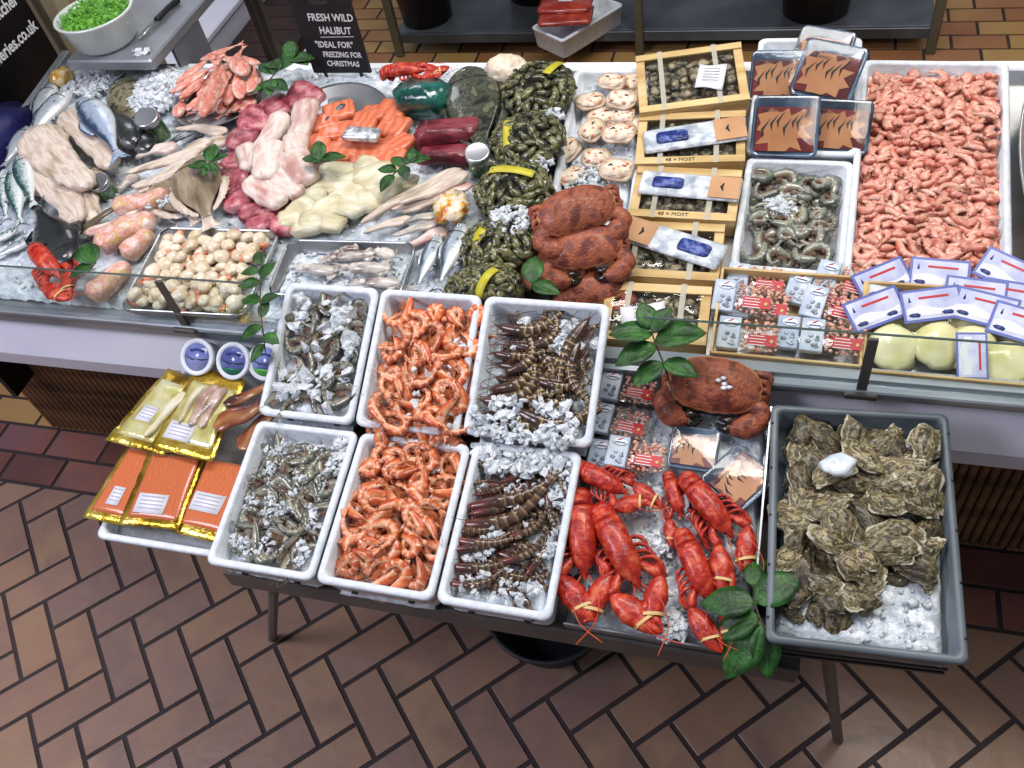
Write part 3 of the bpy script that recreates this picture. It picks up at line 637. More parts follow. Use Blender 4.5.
# ================================================================ makers of the creatures and food
def bump_rad(t, n, a): return 1 + a * (1 - ((t * n) % 1.0)) - a * .5
def prawn_path(L, curl, hd=.36, n=30, sway=.0):
    pts = []; p = Vector((0, 0, 0)); a = .0; st = L / n
    for i in range(n + 1):
        t = i / n; pts.append(p.copy())
        k = 0 if t < hd else (curl / (1 - hd)) * (1.25 if t < .75 else .7)
        if t < hd: k = curl * .25
        a += k / n; p = p + Vector((-math.cos(a), -math.sin(a), math.sin(t * 9) * sway)) * st
    c = sum(pts, Vector()) / len(pts); return [q - c for q in pts]
def mk_prawn(name, m, m_leg, L=.1, curl=3.2, wd=.0085, legs=True, ant=True, nr=10, fan=None, sd=1, flat=.82, segs=6, antL=1.0):
    """m: shell; lies on its side, curled in its own plane; the shell is the thing's own mesh"""
    n = 30 if legs else 18
    pts = prawn_path(L, curl, n=n); rad = []
    for i in range(n + 1):
        t = i / n
        if t < .06: r = .12 + t / .06 * .35
        elif t < .36: r = .5 + .5 * math.sin((t - .06) / .30 * PI / 2)
        else: r = (1.02 - .62 * ((t - .36) / .64) ** 1.2) * bump_rad((t - .36) / .64, segs, .26)
        rad.append((wd * r * 1.1, wd * r * flat))
    b = MB().loft(pts, rad, nr)
    hx = (pts[0] - pts[3]).normalized()
    b.loft([pts[1] + Vector((0, wd * -.2, 0)), pts[0] + hx * L * .07], [(wd * .18, wd * .12), (wd * .04, wd * .04)], 5)
    if sd < 0: pass
    o = b.build(name, m)
    d = (pts[-1] - pts[-3]).normalized(); sdv = Vector((0, 0, 1)).cross(d)
    f = MB()
    for k in (-1.5, -.5, .5, 1.5):
        e = pts[-1] + d * L * .15 + sdv * k * L * .032 + Vector((0, 0, .001 * (2 - abs(k))))
        f.loft([pts[-1] - d * .002, (pts[-1] + e) / 2, e], [(wd * .15, wd * .12), (wd * .34, wd * .1), (wd * .12, wd * .06)], 6)
    f.build('tail_fan', fan or m, o)
    if legs:
        g_ = MB()
        for q in range(5):
            i = 5 + q; dd = (pts[i] - pts[i + 1]).normalized(); lf = Vector((0, 0, 1)).cross(dd) * -1; 
            for z in (-1, 1):
                a0 = pts[i] + lf * wd * .8; a1 = a0 + lf * L * .09 + dd * L * .05 + Vector((0, 0, z * wd * .5)); a2 = a1 + lf * L * .04 - dd * L * .08
                g_.loft([a0, a1, a2], [wd * .10, wd * .07, wd * .03], 4)
        for q in range(5):
            i = int(n * (.4 + q * .09)); dd = (pts[i] - pts[min(n, i + 1)]).normalized(); lf = Vector((0, 0, 1)).cross(dd) * -1
            for z in (-1, 1):
                a0 = pts[i] + lf * wd * .7; a1 = a0 + lf * L * .06 + Vector((0, 0, z * wd * .3)); g_.loft([a0, a1], [(wd * .2, wd * .1), (wd * .1, wd * .05)], 4)
        g_.build('legs', m_leg, o)
    if ant:
        g_ = MB()
        for z in (-1, 1):
            p0 = pts[1]; q = [p0, p0 + hx * L * .2 + Vector((0, L * .08 * z, .002)), p0 + hx * L * .1 + Vector((-L * .1, L * .35 * z * antL, .004)), p0 + Vector((-L * .45, L * .5 * z * antL, .003))]
            g_.loft(smooth_pts(q, 4), [wd * .045] * 13, 4)
        g_.build('antennae', m_leg, o)
        for z in (-1, 1): MB().ico(pts[2] + Vector((0, wd * .1, z * wd * .42)), wd * .18, 1).build('eye', M['black'], o)
    return o
def on_path_mirror(o):
    return o

M['orange_prawn'] = mat('orange_prawn', [H('b04a22'), H('ca6432'), H('d98756'), H('e8b694')], 70, .3, .25, 90, rand=.16, ramp_attr=1, mixn=1.3, stops=[.15, .4, .64, .9], coat=.4, bands=(6, .36, H('ecc0a0'), .7))
M['orange_leg'] = mat('orange_leg', H('c86f42'), rough=.4)
M['grey_prawn'] = mat('grey_prawn', [H('3c3d37'), H('5f6158'), H('83826f'), H('a49a84')], 50, .22, .12, 60, rand=.25, coat=.6, ramp_attr=1, mixn=1.3, bands=(6, .36, H('2b2b28'), .6))
M['grey_leg'] = mat('grey_leg', H('8a6a58'), rough=.4)
M['green_prawn'] = mat('green_prawn', [H('4c5046'), H('72766a'), H('989a8c'), H('887458')], 50, .2, .12, 60, rand=.2, coat=.6, ramp_attr=1, mixn=1.3, bands=(6, .36, H('55523e'), .5))
band = []; bst = []
for i in range(7):
    t = .36 + i * .092; band += [H('3a2a22'), H('5a4330'), H('b09a6c'), H('2c201b')]; bst += [t, t + .05, t + .072, t + .085]
M['tiger_prawn'] = mat('tiger_prawn', [H('4a3026')] + band, 50, .25, .15, 60, rand=.2, coat=.5, ramp_attr=0, mixn=.05, stops=[.1] + bst)
M['brown_prawn'] = mat('brown_prawn', [H('6a2f26')] + [c if i % 4 != 2 else H('8a7252') for i, c in enumerate(band)], 50, .25, .15, 60, rand=.2, coat=.5, ramp_attr=0, mixn=.06, stops=[.1] + bst)
M['tiger_leg'] = mat('tiger_leg', H('5c3a2a'), rough=.4)
M['pink_prawn'] = mat('pink_prawn', [H('b85f4c'), H('d08876'), H('db9f8a'), H('e6bfaa')], 60, .3, .1, 60, rand=.12, coat=.25, ramp_attr=1, mixn=1.3, bands=(5, .36, H('e8bca4'), .5))
random.seed(11)
K_OR = [Kind(mk_prawn('cooked_prawn', M['orange_prawn'], M['orange_leg'], L, c, w_, antL=a)) for L, c, w_, a in ((.105, 4.2, .0088, .3), (.11, 3.4, .0090, .35), (.1, 4.8, .0090, .3), (.115, 2.6, .0084, .35))]
K_GR = [Kind(mk_prawn('raw_prawn', M['grey_prawn'], M['grey_leg'], L, c, w_, antL=.6)) for L, c, w_ in ((.095, 2.2, .0085), (.09, 3.2, .0085), (.1, 1.4, .008))]
K_GN = [Kind(mk_prawn('raw_prawn', M['green_prawn'], M['grey_leg'], L, c, w_, antL=.5)) for L, c, w_ in ((.09, 3.6, .0095), (.085, 4.4, .0098), (.095, 2.6, .0092))]
K_TG = [Kind(mk_prawn('tiger_prawn', M['tiger_prawn'], M['tiger_leg'], L, c, w_, antL=.5, flat=1)) for L, c, w_ in ((.125, 1.0, .0112), (.13, .5, .011), (.12, 1.6, .0112))]
K_BR = [Kind(mk_prawn('brown_prawn', M['brown_prawn'], M['tiger_leg'], L, c, w_, antL=.5, flat=1)) for L, c, w_ in ((.115, .5, .009), (.12, .9, .009))]
K_PK = [Kind(mk_prawn('pink_prawn', M['pink_prawn'], M['orange_leg'], L, c, w_, legs=False, ant=False, nr=8)) for L, c, w_ in ((.06, 3.2, .0085), (.065, 2.2, .0082), (.058, 4.2, .0088), (.068, 1.2, .0075), (.055, 4.8, .009))]

def fan_loft(b, p0, d, sd, L, w_, n=4, th=.001):
    for k in range(n):
        s_ = (k - (n - 1) / 2) / max(1, (n - 1) / 2); e = p0 + d * L * (1 - .15 * abs(s_)) + sd * s_ * w_
        b.loft([p0, (p0 + e) / 2, e], [(w_ * .12, th), (w_ * .38, th), (w_ * .2, th * .6)], 6)

# ---------------------------------------------------------------- lobster
M['lobster'] = mat('lobster', [H('8c1810'), H('a92416'), H('bd351f'), H('cc5c38')], 60, .36, .35, 120, rand=.1, coat=.22, detail=6)
M['lobster_joint'] = mat('lobster_joint', [H('c93a1c'), H('dd6a3a')], 40, .35)
def claw_mb(L, w_):
    """a claw along +X, its two fingers closed"""
    b = MB()
    pts = smooth_pts([(0, 0, 0), (L * .18, 0, 0), (L * .42, .0, 0), (L * .68, -w_ * .1, 0), (L * .88, -w_ * .02, 0), (L, w_ * .2, 0)], 3)
    R = [(w_ * .3, w_ * .28), (w_ * .75, w_ * .45), (w_, w_ * .55), (w_ * .62, w_ * .42), (w_ * .32, w_ * .25), (w_ * .05, w_ * .05)]
    rr = [R[min(5, i // 3)] if i % 3 == 0 else tuple(R[i // 3][k] + (R[min(5, i // 3 + 1)][k] - R[i // 3][k]) * (i % 3) / 3 for k in (0, 1)) for i in range(len(pts))]
    b.loft(pts, rr, 10); return b
def dact_mb(L, w_):
    return MB().loft([(L * .5, w_ * .55, 0), (L * .68, w_ * .68, .001), (L * .85, w_ * .55, .001), (L * 1.0, w_ * .22, 0)], [(w_ * .35, w_ * .3), (w_ * .33, w_ * .3), (w_ * .22, w_ * .2), (w_ * .04, w_ * .04)], 8)
def mk_lobster(name='red_lobster', claws=((30, -24), (-30, 24)), spread=.03, small=False):
    o = empty(name)
    car = MB().loft(smooth_pts([(-.004, 0, .017), (.004, 0, .019), (.025, 0, .021), (.05, 0, .021), (.07, 0, .018), (.088, 0, .014), (.106, 0, .012)], 3),
                    [(a, b_) for a, b_ in [(.0205, .017), (.0222, .0185), (.0235, .0198), (.0238, .0202), (.0236, .0200), (.0232, .0198), (.0230, .0195), (.0228, .019), (.0224, .0184), (.0218, .0176), (.021, .0166), (.0198, .0152), (.018, .0136), (.0158, .0118), (.013, .0098), (.0098, .0076), (.0058, .005), (.0028, .0026), (.0008, .0008)]], 14)
    c = car.build('carapace', M['lobster'], o)
    MB().loft([(.034, -.0225, .019), (.0295, -.012, .0365), (.0285, 0, .0405), (.0295, .012, .0365), (.034, .0225, .019)], [.0007] * 5, 5).build('groove', M['lobster_joint'], c)
    ab = MB(); segp = [(0, 0, .018), (-.014, 0, .0195), (-.028, 0, .016), (-.038, 0, .006), (-.034, 0, -.006)]
    for i in range(4):
        a, b_ = Vector(segp[i]), Vector(segp[i + 1]); ww = .0222 - .0014 * i
        ab.loft([a + (a - b_) * .12, a * .8 + b_ * .2, b_ * .9 + a * .1, b_], [(ww * .93, ww * .78), (ww, ww * .84), (ww * .98, ww * .82), (ww * .86, ww * .7)], 12)
    t = ab.build('tail', M['lobster'], o)
    f = MB(); fan_loft(f, Vector((-.03, 0, -.004)), Vector((1, 0, -.1)).normalized(), Vector((0, 1, 0)), .03, .018, 5, .0015); f.build('tail_fan', M['lobster'], t)
    for k, (a1, a2) in enumerate(claws):
        s_ = 1 if k == 0 else -1; am = math.radians(a1)
        p0 = Vector((.066, s_ * .014, .01)); p1 = Vector((.078, s_ * .026, .012)); p2 = p1 + Vector((math.cos(am), math.sin(am), 0)) * .022; 
        arm = MB().loft(smooth_pts([p0, p1, p2], 3), [.0075, .008, .0075, .008, .0092, .0098, .0085], 8).noise(.001, 90, 2)
        ar = arm.build('arm', M['lobster'], o)
        cl = claw_mb(.092 if k else .086, .0225 if k else .019); dc = dact_mb(.092 if k else .086, .0225 if k else .019)
        Rz = Matrix.Rotation(math.radians(a2), 3, 'Z')
        def mp(v, s_=s_): return Rz @ Vector((v.x, v.y * -s_, v.z)) + p2 + Vector((0, 0, .001))
        def flip(b_): b_.map(mp); 
        flip(cl); flip(dc)
        if s_ > 0:
            cl.f = [q[::-1] for q in cl.f]; dc.f = [q[::-1] for q in dc.f]
        q = cl.build('claw', M['lobster'], o); dc.build('claw_finger', M['lobster'], q)
        bd = MB(); ring = []
        for j in range(17):
            a = 2 * PI * j / 16; ring.append(Vector((.062 + .005 * math.cos(a) , .0185 * math.cos(a) + .001, .0122 * math.sin(a))))
        bd.sheet([[Rz @ Vector((p.x + e, p.y * -s_, p.z)) + p2 for e in (-.0025, .0025)] for p in ring]); bd.build('rubber_band', M['rubber_band'], q)
    for s_ in (1, -1):
        for k in range(4):
            x = .058 - k * .013; a = math.radians(62 - k * 22 + ru(-6, 6)); lg = []
            p0 = Vector((x, s_ * .012, .006)); p1 = p0 + Vector((.012 * math.cos(a), s_ * .026, .006)); p2 = p1 + Vector((.03 * math.cos(a), s_ * .012 * math.sin(a), -.008)); p3 = p2 + Vector((.02, s_ * -.004, -.004))
            MB().loft(smooth_pts([p0, p1, p2, p3], 3), [.0034, .0036, .0034, .0034, .0033, .003, .0026, .0024, .0018, .0009], 6).build('leg', M['lobster'], o)
        an = MB().loft(smooth_pts([(.096, s_ * .006, .014), (.13, s_ * .02, .022), (.17, s_ * .012, .02), (.2, s_ * -.02, .012)], 5), [.0011, .001] + [.0009] * 14, 4); an.build('antenna', M['lobster_joint'], o)
        MB().ico((.088, s_ * .0085, .019), .0028, 1).build('eye', M['black'], o)
    return o

# ---------------------------------------------------------------- brown crab
M['crab'] = mat('crab', [H('5e2a1e'), H('7c3a28'), H('a05636'), H('94503a'), H('78423a')], 30, .5, .4, 160, rand=.06, coat=.1, detail=6)
M['crab_edge'] = mat('crab_edge', [H('a05a38'), H('b87650'), H('c8986c')], 50, .5, .2, 80)
M['crab_belly'] = mat('crab_belly', [H('b98a4c'), H('d6b67c'), H('e4d2a4')], 60, .4, .3, 60)
M['crab_tip'] = mat('crab_tip', [H('15120f'), H('2c211b')], 60, .25, coat=.4)
def mk_crab(seed=0, legs=True):
    o = empty('brown_crab'); nA = 48
    def out(a, k=1, sc_=True):
        x = math.cos(a); y = math.sin(a)
        x = math.copysign(abs(x) ** .85, x); y = math.copysign(abs(y) ** .9, y)
        s_ = 1 + (.06 * abs(math.sin(a * 13)) if sc_ and y < .45 else 0)
        return Vector((.092 * x * k * s_, (.052 if y < 0 else .062) * y * k * s_, 0))
    lp = []
    for k, z in ((.93, .006), (1.0, .012), (1.0, .016), (.955, .0215), (.86, .029), (.7, .036), (.48, .042), (.25, .0455), (.08, .0465)):
        lp.append([out(2 * PI * j / nA, k, k > .9) + Vector((0, .006 * (1 - k), z)) for j in range(nA)])
    b = MB().stack(lp, mis=[1, 1, 1, 0, 0, 0, 0, 0, 0, 0]); b.noise(.0016, 60, seed); b.build('carapace', [M['crab'], M['crab_edge']], o)
    MB().stack([[out(2 * PI * j / nA, k, False) + Vector((0, -.002, z)) for j in range(nA)] for k, z in ((.5, -.018), (.8, -.012), (.9, 0), (.9, .009))]).noise(.002, 70, seed).build('underside', M['crab_belly'], o)
    for s_ in (-1, 1):
        arm = MB().loft(smooth_pts([(s_ * .06, -.02, .004), (s_ * .092, -.03, .004), (s_ * .1, -.048, .002), (s_ * .088, -.06, 0)], 3), [(.014, .013), (.017, .015), (.019, .017), (.02, .018), (.02, .018), (.0205, .018), (.021, .018), (.02, .018), (.019, .017), (.018, .016)], 10).noise(.001, 80, seed)
        ar = arm.build('arm', M['crab'], o)
        c = MB().loft(smooth_pts([(s_ * .096, -.046, .0), (s_ * .08, -.066, 0), (s_ * .058, -.074, 0), (s_ * .038, -.072, 0)], 3), [(.018, .016), (.023, .02), (.0255, .022), (.0265, .023), (.026, .023), (.0245, .021), (.0205, .019), (.0175, .017), (.014, .014), (.012, .012)], 12).build('claw', M['crab'], o)
        MB().loft(smooth_pts([(s_ * .042, -.08, .001), (s_ * .028, -.079, 0), (s_ * .014, -.070, -.002)], 3), [(.012, .012), (.0115, .0115), (.0105, .01), (.009, .008), (.006, .0055), (.004, .004), (.0012, .0012)], 8).build('claw_tip', M['crab_tip'], c)
        MB().loft(smooth_pts([(s_ * .046, -.064, .008), (s_ * .03, -.062, .007), (s_ * .016, -.064, .001)], 3), [(.0105, .01), (.010, .0095), (.009, .0085), (.0075, .007), (.006, .0055), (.0035, .0035), (.001, .001)], 8).build('claw_tip', M['crab_tip'], c)
        if legs:
            for k in range(4):
                x = .07 - k * .006; y = -.012 + k * .016
                MB().loft(smooth_pts([(s_ * x, y, 0), (s_ * (.098 + .004 * (k % 2)), y + .006, -.002), (s_ * .1, y - .018, -.014), (s_ * .082, y - .03, -.02)], 3), [(.008, .007)] * 4 + [(.0075, .006)] * 3 + [(.005, .005), (.004, .004), (.0015, .0015)], 7).build('leg', M['crab'], o)
        MB().ico((s_ * .016, -.052, .014), (.0025, .003, .0025), 1).build('eye', M['black'], o)
    return o

# ---------------------------------------------------------------- fish lying on their side, nose towards +X, back towards +Y
def fishmat(n, back, side, belly, **k): return mat(n, [belly, side, side, back, back], 40, k.pop('rough', .25), .12, 160, rand=.08, ramp_attr=1, mixn=.5, stops=[.12, .3, .6, .8, 1], coat=.5, **k)
M['silver'] = fishmat('silver_fish', H('4e5a64'), H('a9b4bc'), H('e2e4e4'), metal=.25)
M['blue_silver'] = fishmat('blue_silver_fish', H('3c506c'), H('a8b8cc'), H('dfe6ee'), metal=.2)
M['mackerel'] = mat('mackerel', [H('e0e4e2'), H('b8c2c0'), H('6e8a86'), H('1f3a3c'), H('35565a')], 160, .2, .1, 160, rand=.1, ramp_attr=1, mixn=.75, stops=[.15, .4, .6, .8, .95], coat=.5)
M['dark_fish'] = fishmat('dark_fish', H('17191a'), H('2c2f30'), H('5a5c58'))
M['mullet'] = mat('mullet', [H('ead2c4'), H('e4a896'), H('d98a78'), H('c86c58'), H('e0b0a0')], 50, .34, .4, 120, rand=.14, ramp_attr=1, mixn=1.6, coat=.25)
M['pinkfish'] = mat('pinkfish', [H('d8c0b8'), H('dcb4aa'), H('cf8a70'), H('d8b0a8'), H('c8a050'), H('dcc4bc')], 30, .3, .4, 60, coat=.3, detail=6)
def mk_fish(name, m, L=.25, hh=.032, th=.02, bend=0, fork=.4, finm=None, eye=True, nose=.3, dorsal=True, tail=.05, eyer=.0045):
    prof = [(0, .1), (.04, .42), (.12, .72), (.25, .95), (.4, 1), (.55, .88), (.7, .62), (.83, .34), (.93, .2), (1, .2)]
    pts = []; rad = []; k = 28
    for i in range(k + 1):
        t = i / k
        for a, b_ in zip(prof, prof[1:]):
            if a[0] <= t <= b_[0]: r = a[1] + (b_[1] - a[1]) * (t - a[0]) / (b_[0] - a[0]); break
        x = L * (.5 - t); y = bend * L * math.sin(t * PI)
        pts.append(Vector((x, y, th * .9))); rad.append((hh * r, th * (r ** .8)))
    # up = +Z, heading -X: sideways vector is z x d = -Y, so mirror to put the back at +Y
    b = MB().loft(pts, rad, 14); b.tp = [(t, 1 - y, z) for t, y, z in b.tp]
    o = b.build(name, m); fm = finm or m
    d = (pts[-1] - pts[-3]).normalized(); e = pts[-1]; TL = tail * L / .25
    fin = [[e + d * -.004 + Vector((0, q * hh * .18, 0)), e + d * TL * .5 + Vector((0, q * TL * .35, 0)), e + d * TL * (1 - fork * (1 - abs(q))) + Vector((0, q * TL * .62, 0))] for q in (-1, -.6, -.25, 0, .25, .6, 1)]
    MB().sheet(fin, 0, .0015).build('tail_fin', fm, o)
    if dorsal:
        for s_, t0, t1, hgt in ((1, .3, .62, .35), (-1, .55, .72, .3)):
            g_ = []
            for i in range(9):
                t = t0 + (t1 - t0) * i / 8; j = int(t * k); p = pts[j]; r = rad[j][0]
                g_.append([p + Vector((0, s_ * r * .93, 0)), p + Vector((-.006, s_ * (r + hh * hgt * math.sin(PI * (i + .6) / 9.2)), 0))])
            MB().sheet(g_, 0, .001).build('dorsal_fin' if s_ > 0 else 'anal_fin', fm, o)
        j = int(.27 * k); p = pts[j] + Vector((0, -hh * .15, rad[j][1] * .93))
        MB().sheet([[p, p + Vector((-L * .1, hh * (.25 * q), .001))] for q in (-1, -.5, 0, .5)], 0, .001).build('pectoral_fin', fm, o)
    if eye:
        gill = name != 'red_fish'; j = int(.09 * k); p = pts[j] + Vector((0, hh * .12, rad[j][1] * .86)); ey = MB().ico(p, (eyer, eyer, eyer * .5), 2).build('eye', M['white_ink'], o); MB().ico(p + Vector((0, 0, eyer * .3)), (eyer * .62, eyer * .62, eyer * .35), 1).build('pupil', M['black'], ey)
        if not gill: return o
        j = int(.22 * k); r = rad[j][0]; gp = [pts[j] + Vector((L * .02 * math.cos(a) * 1.0, r * .8 * math.sin(a), rad[j][1] * math.sqrt(max(0, 1 - (.8 * math.sin(a)) ** 2)) + .0004)) for a in [-1.2 + .3 * q for q in range(9)]]
        MB().loft(gp, [.0009] * 9, 4).build('gill_line', M['dark_fish'], o)
    return o
# ---------------------------------------------------------------- fillets, steaks, flat fish
M['white_fillet'] = mat('white_fillet', [H('a8937f'), H('c9b9a6'), H('dbcebf'), H('c2ac9c'), H('d6cabb')], 26, .36, .6, 60, rand=.07, coat=.18, stretch=(.3, 1.6, 1), detail=7)
M['pink_fillet'] = mat('pink_fillet', [H('b88a80'), H('cfb2a6'), H('dfd2c8'), H('d2b8ae')], 24, .36, .5, 60, rand=.07, coat=.18, stretch=(.5, 1.4, 1), detail=7)
M['cream_fillet'] = mat('cream_fillet', [H('bdb28c'), H('d0c8a6'), H('dedac4')], 26, .38, .45, 60, rand=.07, coat=.15, stretch=(.6, 1.5, 1), detail=6)
M['tuna'] = mat('tuna', [H('6e2430'), H('98424c'), H('b26068'), H('ca8e90')], 34, .34, .5, 70, rand=.18, coat=.2, detail=6)
M['dark_tuna'] = mat('dark_tuna', [H('4a101a'), H('6a1e2a'), H('88383f'), H('5a1620')], 22, .36, .5, 50, coat=.2, stretch=(.4, 1, 1), detail=6)
def wave_mat(name, c0, c1, sc_, rough=.3, dist=2.5, rand=.06):
    m = mat(name, [c0, c1], 5, rough, coat=.35, rand=rand); nt = m.node_tree; nz = [n for n in nt.nodes if n.type == 'TEX_NOISE'][0]; rp = [n for n in nt.nodes if n.type == 'VALTORGB'][0]
    wv = nt.nodes.new('ShaderNodeTexWave'); wv.inputs['Scale'].default_value = sc_; wv.inputs['Distortion'].default_value = dist; wv.inputs['Detail'].default_value = 1
    src = [l.from_socket for l in nt.links if l.to_node == nz][0]; nt.links.new(src, wv.inputs['Vector']); nt.links.new(wv.outputs['Fac'], rp.inputs[0]); rp.color_ramp.elements[0].position = 0; rp.color_ramp.elements[1].position = 1; return m
M['salmon'] = wave_mat('salmon', H('cf6640'), H('dd8260'), 15, .38, 9)
M['smoked_salmon'] = wave_mat('smoked_salmon', H('bc6038'), H('c67046'), 45, .25, 8)
M['skin_silver'] = mat('skin_silver', [H('8c9298'), H('c9ccce'), H('eceded')], 60, .12, .2, 120, metal=.5)
def mk_fillet(name, m, L=.2, w_=.022, h=.009, bend=.1, seed=0, taper=.45, twist=0, skin=None):
    k = 18; pts = []; rad = []
    for i in range(k + 1):
        t = i / k; pts.append(Vector((L * (.5 - t), bend * L * math.sin(t * PI) , h * .8 + .003 * math.sin(t * 7 + seed))))
        r = min(1, (t / .12)) ** .6 * (1 - (1 - taper) * max(0, t - .25) / .75) * (1 if t < .93 else max(.15, (1 - t) / .07) ** .5)
        rad.append((w_ * max(r, .12), h * max(r, .2) ** .6))
    b = MB().loft(pts, rad, 16, power=2.6).noise(w_ * .14, 34, seed, .6).noise(w_ * .05, 90, seed, .8)
    return b.build(name, m)
def mk_chunk(name, m, W=.05, D=.04, h=.02, seed=0, r=.3, amp=.006, n=3, taper=.9, low=0):
    rr = min(W, D) * r
    b = MB(); b.stack([rrect(W * .9, D * .88, rr, 0, n), rrect(W, D, rr, h * .2, n), rrect(W * .99, D * .98, rr, h * .75, n), rrect(W * .92 * taper, D * .9 * taper, rr, h * .96, n), rrect(W * .6 * taper, D * .55 * taper, rr * .5, h * 1.03, n)])
    if low: b.noise(low, 11, seed + 3, .6)
    return b.noise(amp * .8, 34, seed, .7).noise(amp * .3, 90, seed, 1).build(name, m)
def mk_flatfish(name, m, L=.26, w_=.075, th=.012, under=None, finm=None):
    o = mk_fish(name, m, L, w_, th, 0, .05, finm, True, dorsal=False, tail=.045)
    k = 30
    for s_ in (1, -1):
        g_ = []
        for i in range(k + 1):
            t = .1 + .8 * i / k; r = math.sin(PI * min(1, t * 1.05)) ** .7 * w_ * .97
            g_.append([Vector((L * (.5 - t), s_ * r * .85, th * .7)), Vector((L * (.5 - t) - .006, s_ * (r + w_ * .2 * math.sin(PI * i / k) ** .6) + .0015 * (-1) ** i, th * .5 + .0012 * math.sin(i * 1.7)))])
        MB().sheet(g_, 0, .0012).build('fringe_fin', finm or m, o)
    return o
M['turbot'] = mat('turbot', [H('1c1f1a'), H('34382c'), H('4c4f3c'), H('2a2c24'), H('66664e')], 30, .2, .25, 90, coat=.6)
M['brill'] = mat('brill', [H('4a4434'), H('6c6650'), H('88846c'), H('5a5442')], 50, .3, .25, 90, coat=.4)
M['sole'] = mat('sole', [H('5c5040'), H('766854'), H('8c7c66'), H('a89884')], 22, .25, .12, 60, coat=.5, stretch=(.4, 1.5, 1))

# ---------------------------------------------------------------- scallop meats, oysters, mussels, dressed shells, leaves
M['scallop'] = mat('scallop', [H('cdb794'), H('dccbb0'), H('e6dac8')], 40, .3, .12, 50, rand=.08, coat=.4)
M['roe'] = mat('roe', [H('c65a2e'), H('d9805a'), H('e2a184')], 40, .3, .12, 60, rand=.1, coat=.4)
def mk_scallop(seed, roe):
    o = MB().ico((0, 0, .009), (.0165, .0155, .0105), 3, .16, 2.2, seed).build('scallop_meat', M['scallop'])
    if roe: MB().loft(smooth_pts([(.012, -.012, .006), (.02, -.002, .009), (.014, .011, .007)], 3), [.001, .004, .0055, .0062, .0055, .004, .001], 8).build('coral', M['roe'], o)
    return o
oyc = [H('3a3324'), H('7a6c4c'), H('2e281c'), H('8c7e5c'), H('4a412c'), H('b0a482'), H('3a3324'), H('857754'), H('4e4630'), H('a89c7c'), H('5c5238'), H('2e281e'), H('8a7c58')]
M['oyster'] = mat('oyster', oyc, 110, .42, 1.0, 80, detail=10, rand=.28, coat=.2, ramp_attr=0, mixn=.9, stretch=(.6, 1, 1))
def mk_oyster(seed):
    n = 30; random.seed(seed * 7 + 1); lp = []
    ph = ru(0, 6); el = ru(1.35, 1.75); w_ = ru(.021, .026); L = w_ * el
    def o_(a, k, jag, z):
        x = math.cos(a); y = math.sin(a); f = 1 - .32 * (x < -.2) * (abs(x) - .2)
        r = 1 + jag * (mnoise.noise(Vector((math.cos(a) * 3 + seed, math.sin(a) * 3, z * 200))))
        return Vector((L * x * k * r, w_ * y * k * r * f * (1 - .25 * x * -1 if x < 0 else 1) + .004 * math.sin(ph + x * 2), z))
    for k, z, jg in ((.55, -.004, .1), (.8, 0, .15), (.95, .005, .22), (1.02, .0075, .3), (.97, .0088, .3), (.93, .0105, .2), (.86, .0112, .35), (.80, .0142, .2), (.70, .0150, .35), (.6, .0178, .2), (.46, .0188, .35), (.32, .0208, .2), (.14, .0215, .2)):
        lp.append([o_(2 * PI * j / n, k, jg, z) + Vector((.012 * (1 - k) * math.cos(ph), .006 * (1 - k), 0)) for j in range(n)])
    b = MB().stack(lp).noise(.0018, 60, seed, 1.0).noise(.0015, 170, seed + 5, 1.2)
    o = b.build('oyster', M['oyster'])
    rim = [o_(2 * PI * j / n, .99, .26, .0082) for j in range(n)]
    b2 = MB().stack([[p + Vector((0, 0, -.0012)) for p in rim], [p * 1.04 for p in rim], [p + Vector((0, 0, .0012)) for p in rim]]); b2.noise(.0018, 60, seed, 1.0).build('frilled_edge', M['oyster_edge'], o); return o
M['oyster_edge'] = mat('oyster_edge', [H('a39a84'), H('c8c2ae'), H('7a725c')], 60, .45, .3, 90)
M['mussel_shell'] = mat('mussel_shell', [H('1e211a'), H('3c3e28'), H('5e5c36'), H('77754e'), H('26271d')], 70, .25, .25, 90, rand=.35, coat=.4)
def mk_mussel(k):
    return MB().loft([(-.018, 0, 0), (-.012, .001, 0), (0, .002, .001), (.012, 0, 0), (.019, -.001, 0)], [(.002, .002), (.0065, .005), (.0095, .007), (.008, .006), (.002, .002)], 8).noise(.002, 70, k).build('mussel', M['mussel_shell'])
def mk_sprig(name, label, leaves, stem, ls=.05, lw=.016):
    """stem: list of points; leaves: (index along stem 0..1, heading degrees, lift, length)"""
    o = empty(name); tag(o, label, 'leaves'); sp = smooth_pts(stem, 5)
    MB().loft(sp, [.0016] * len(sp), 5).build('stem', M['stem'], o)
    for t, hd, lift, L in leaves:
        p = sp[min(len(sp) - 1, int(t * (len(sp) - 1)))]; a = math.radians(hd); d = Vector((math.cos(a) * math.cos(lift), math.sin(a) * math.cos(lift), math.sin(lift))); sd = Vector((-math.sin(a), math.cos(a), 0)); up = d.cross(sd)
        g_ = []
        for i in range(11):
            q = i / 10; ww = lw * (L / .05) * (math.sin(PI * q ** .85) ** .8 if 0 < q < 1 else .02)
            c = p + d * L * q + Vector((0, 0, -.012 * q * q * L / .05)) - up * 0
            g_.append([c + sd * ww * e + up * (-.25 if d.z > -9 else 0) * abs(e) * -ww * .6 for e in (-1, -.5, 0, .5, 1)])
        lf = MB().sheet(g_[::-1], 0, .0006).build('leaf', M['leaf'], o)
        MB().loft([p + d * L * q / 6 + Vector((0, 0, .0006 - .012 * (q / 6) ** 2 * L / .05)) for q in range(7)], [.0006] * 7, 4).build('midrib', M['rib'], lf)
    return o
M['rib'] = mat('rib', H('4f7a34'), rough=.5)
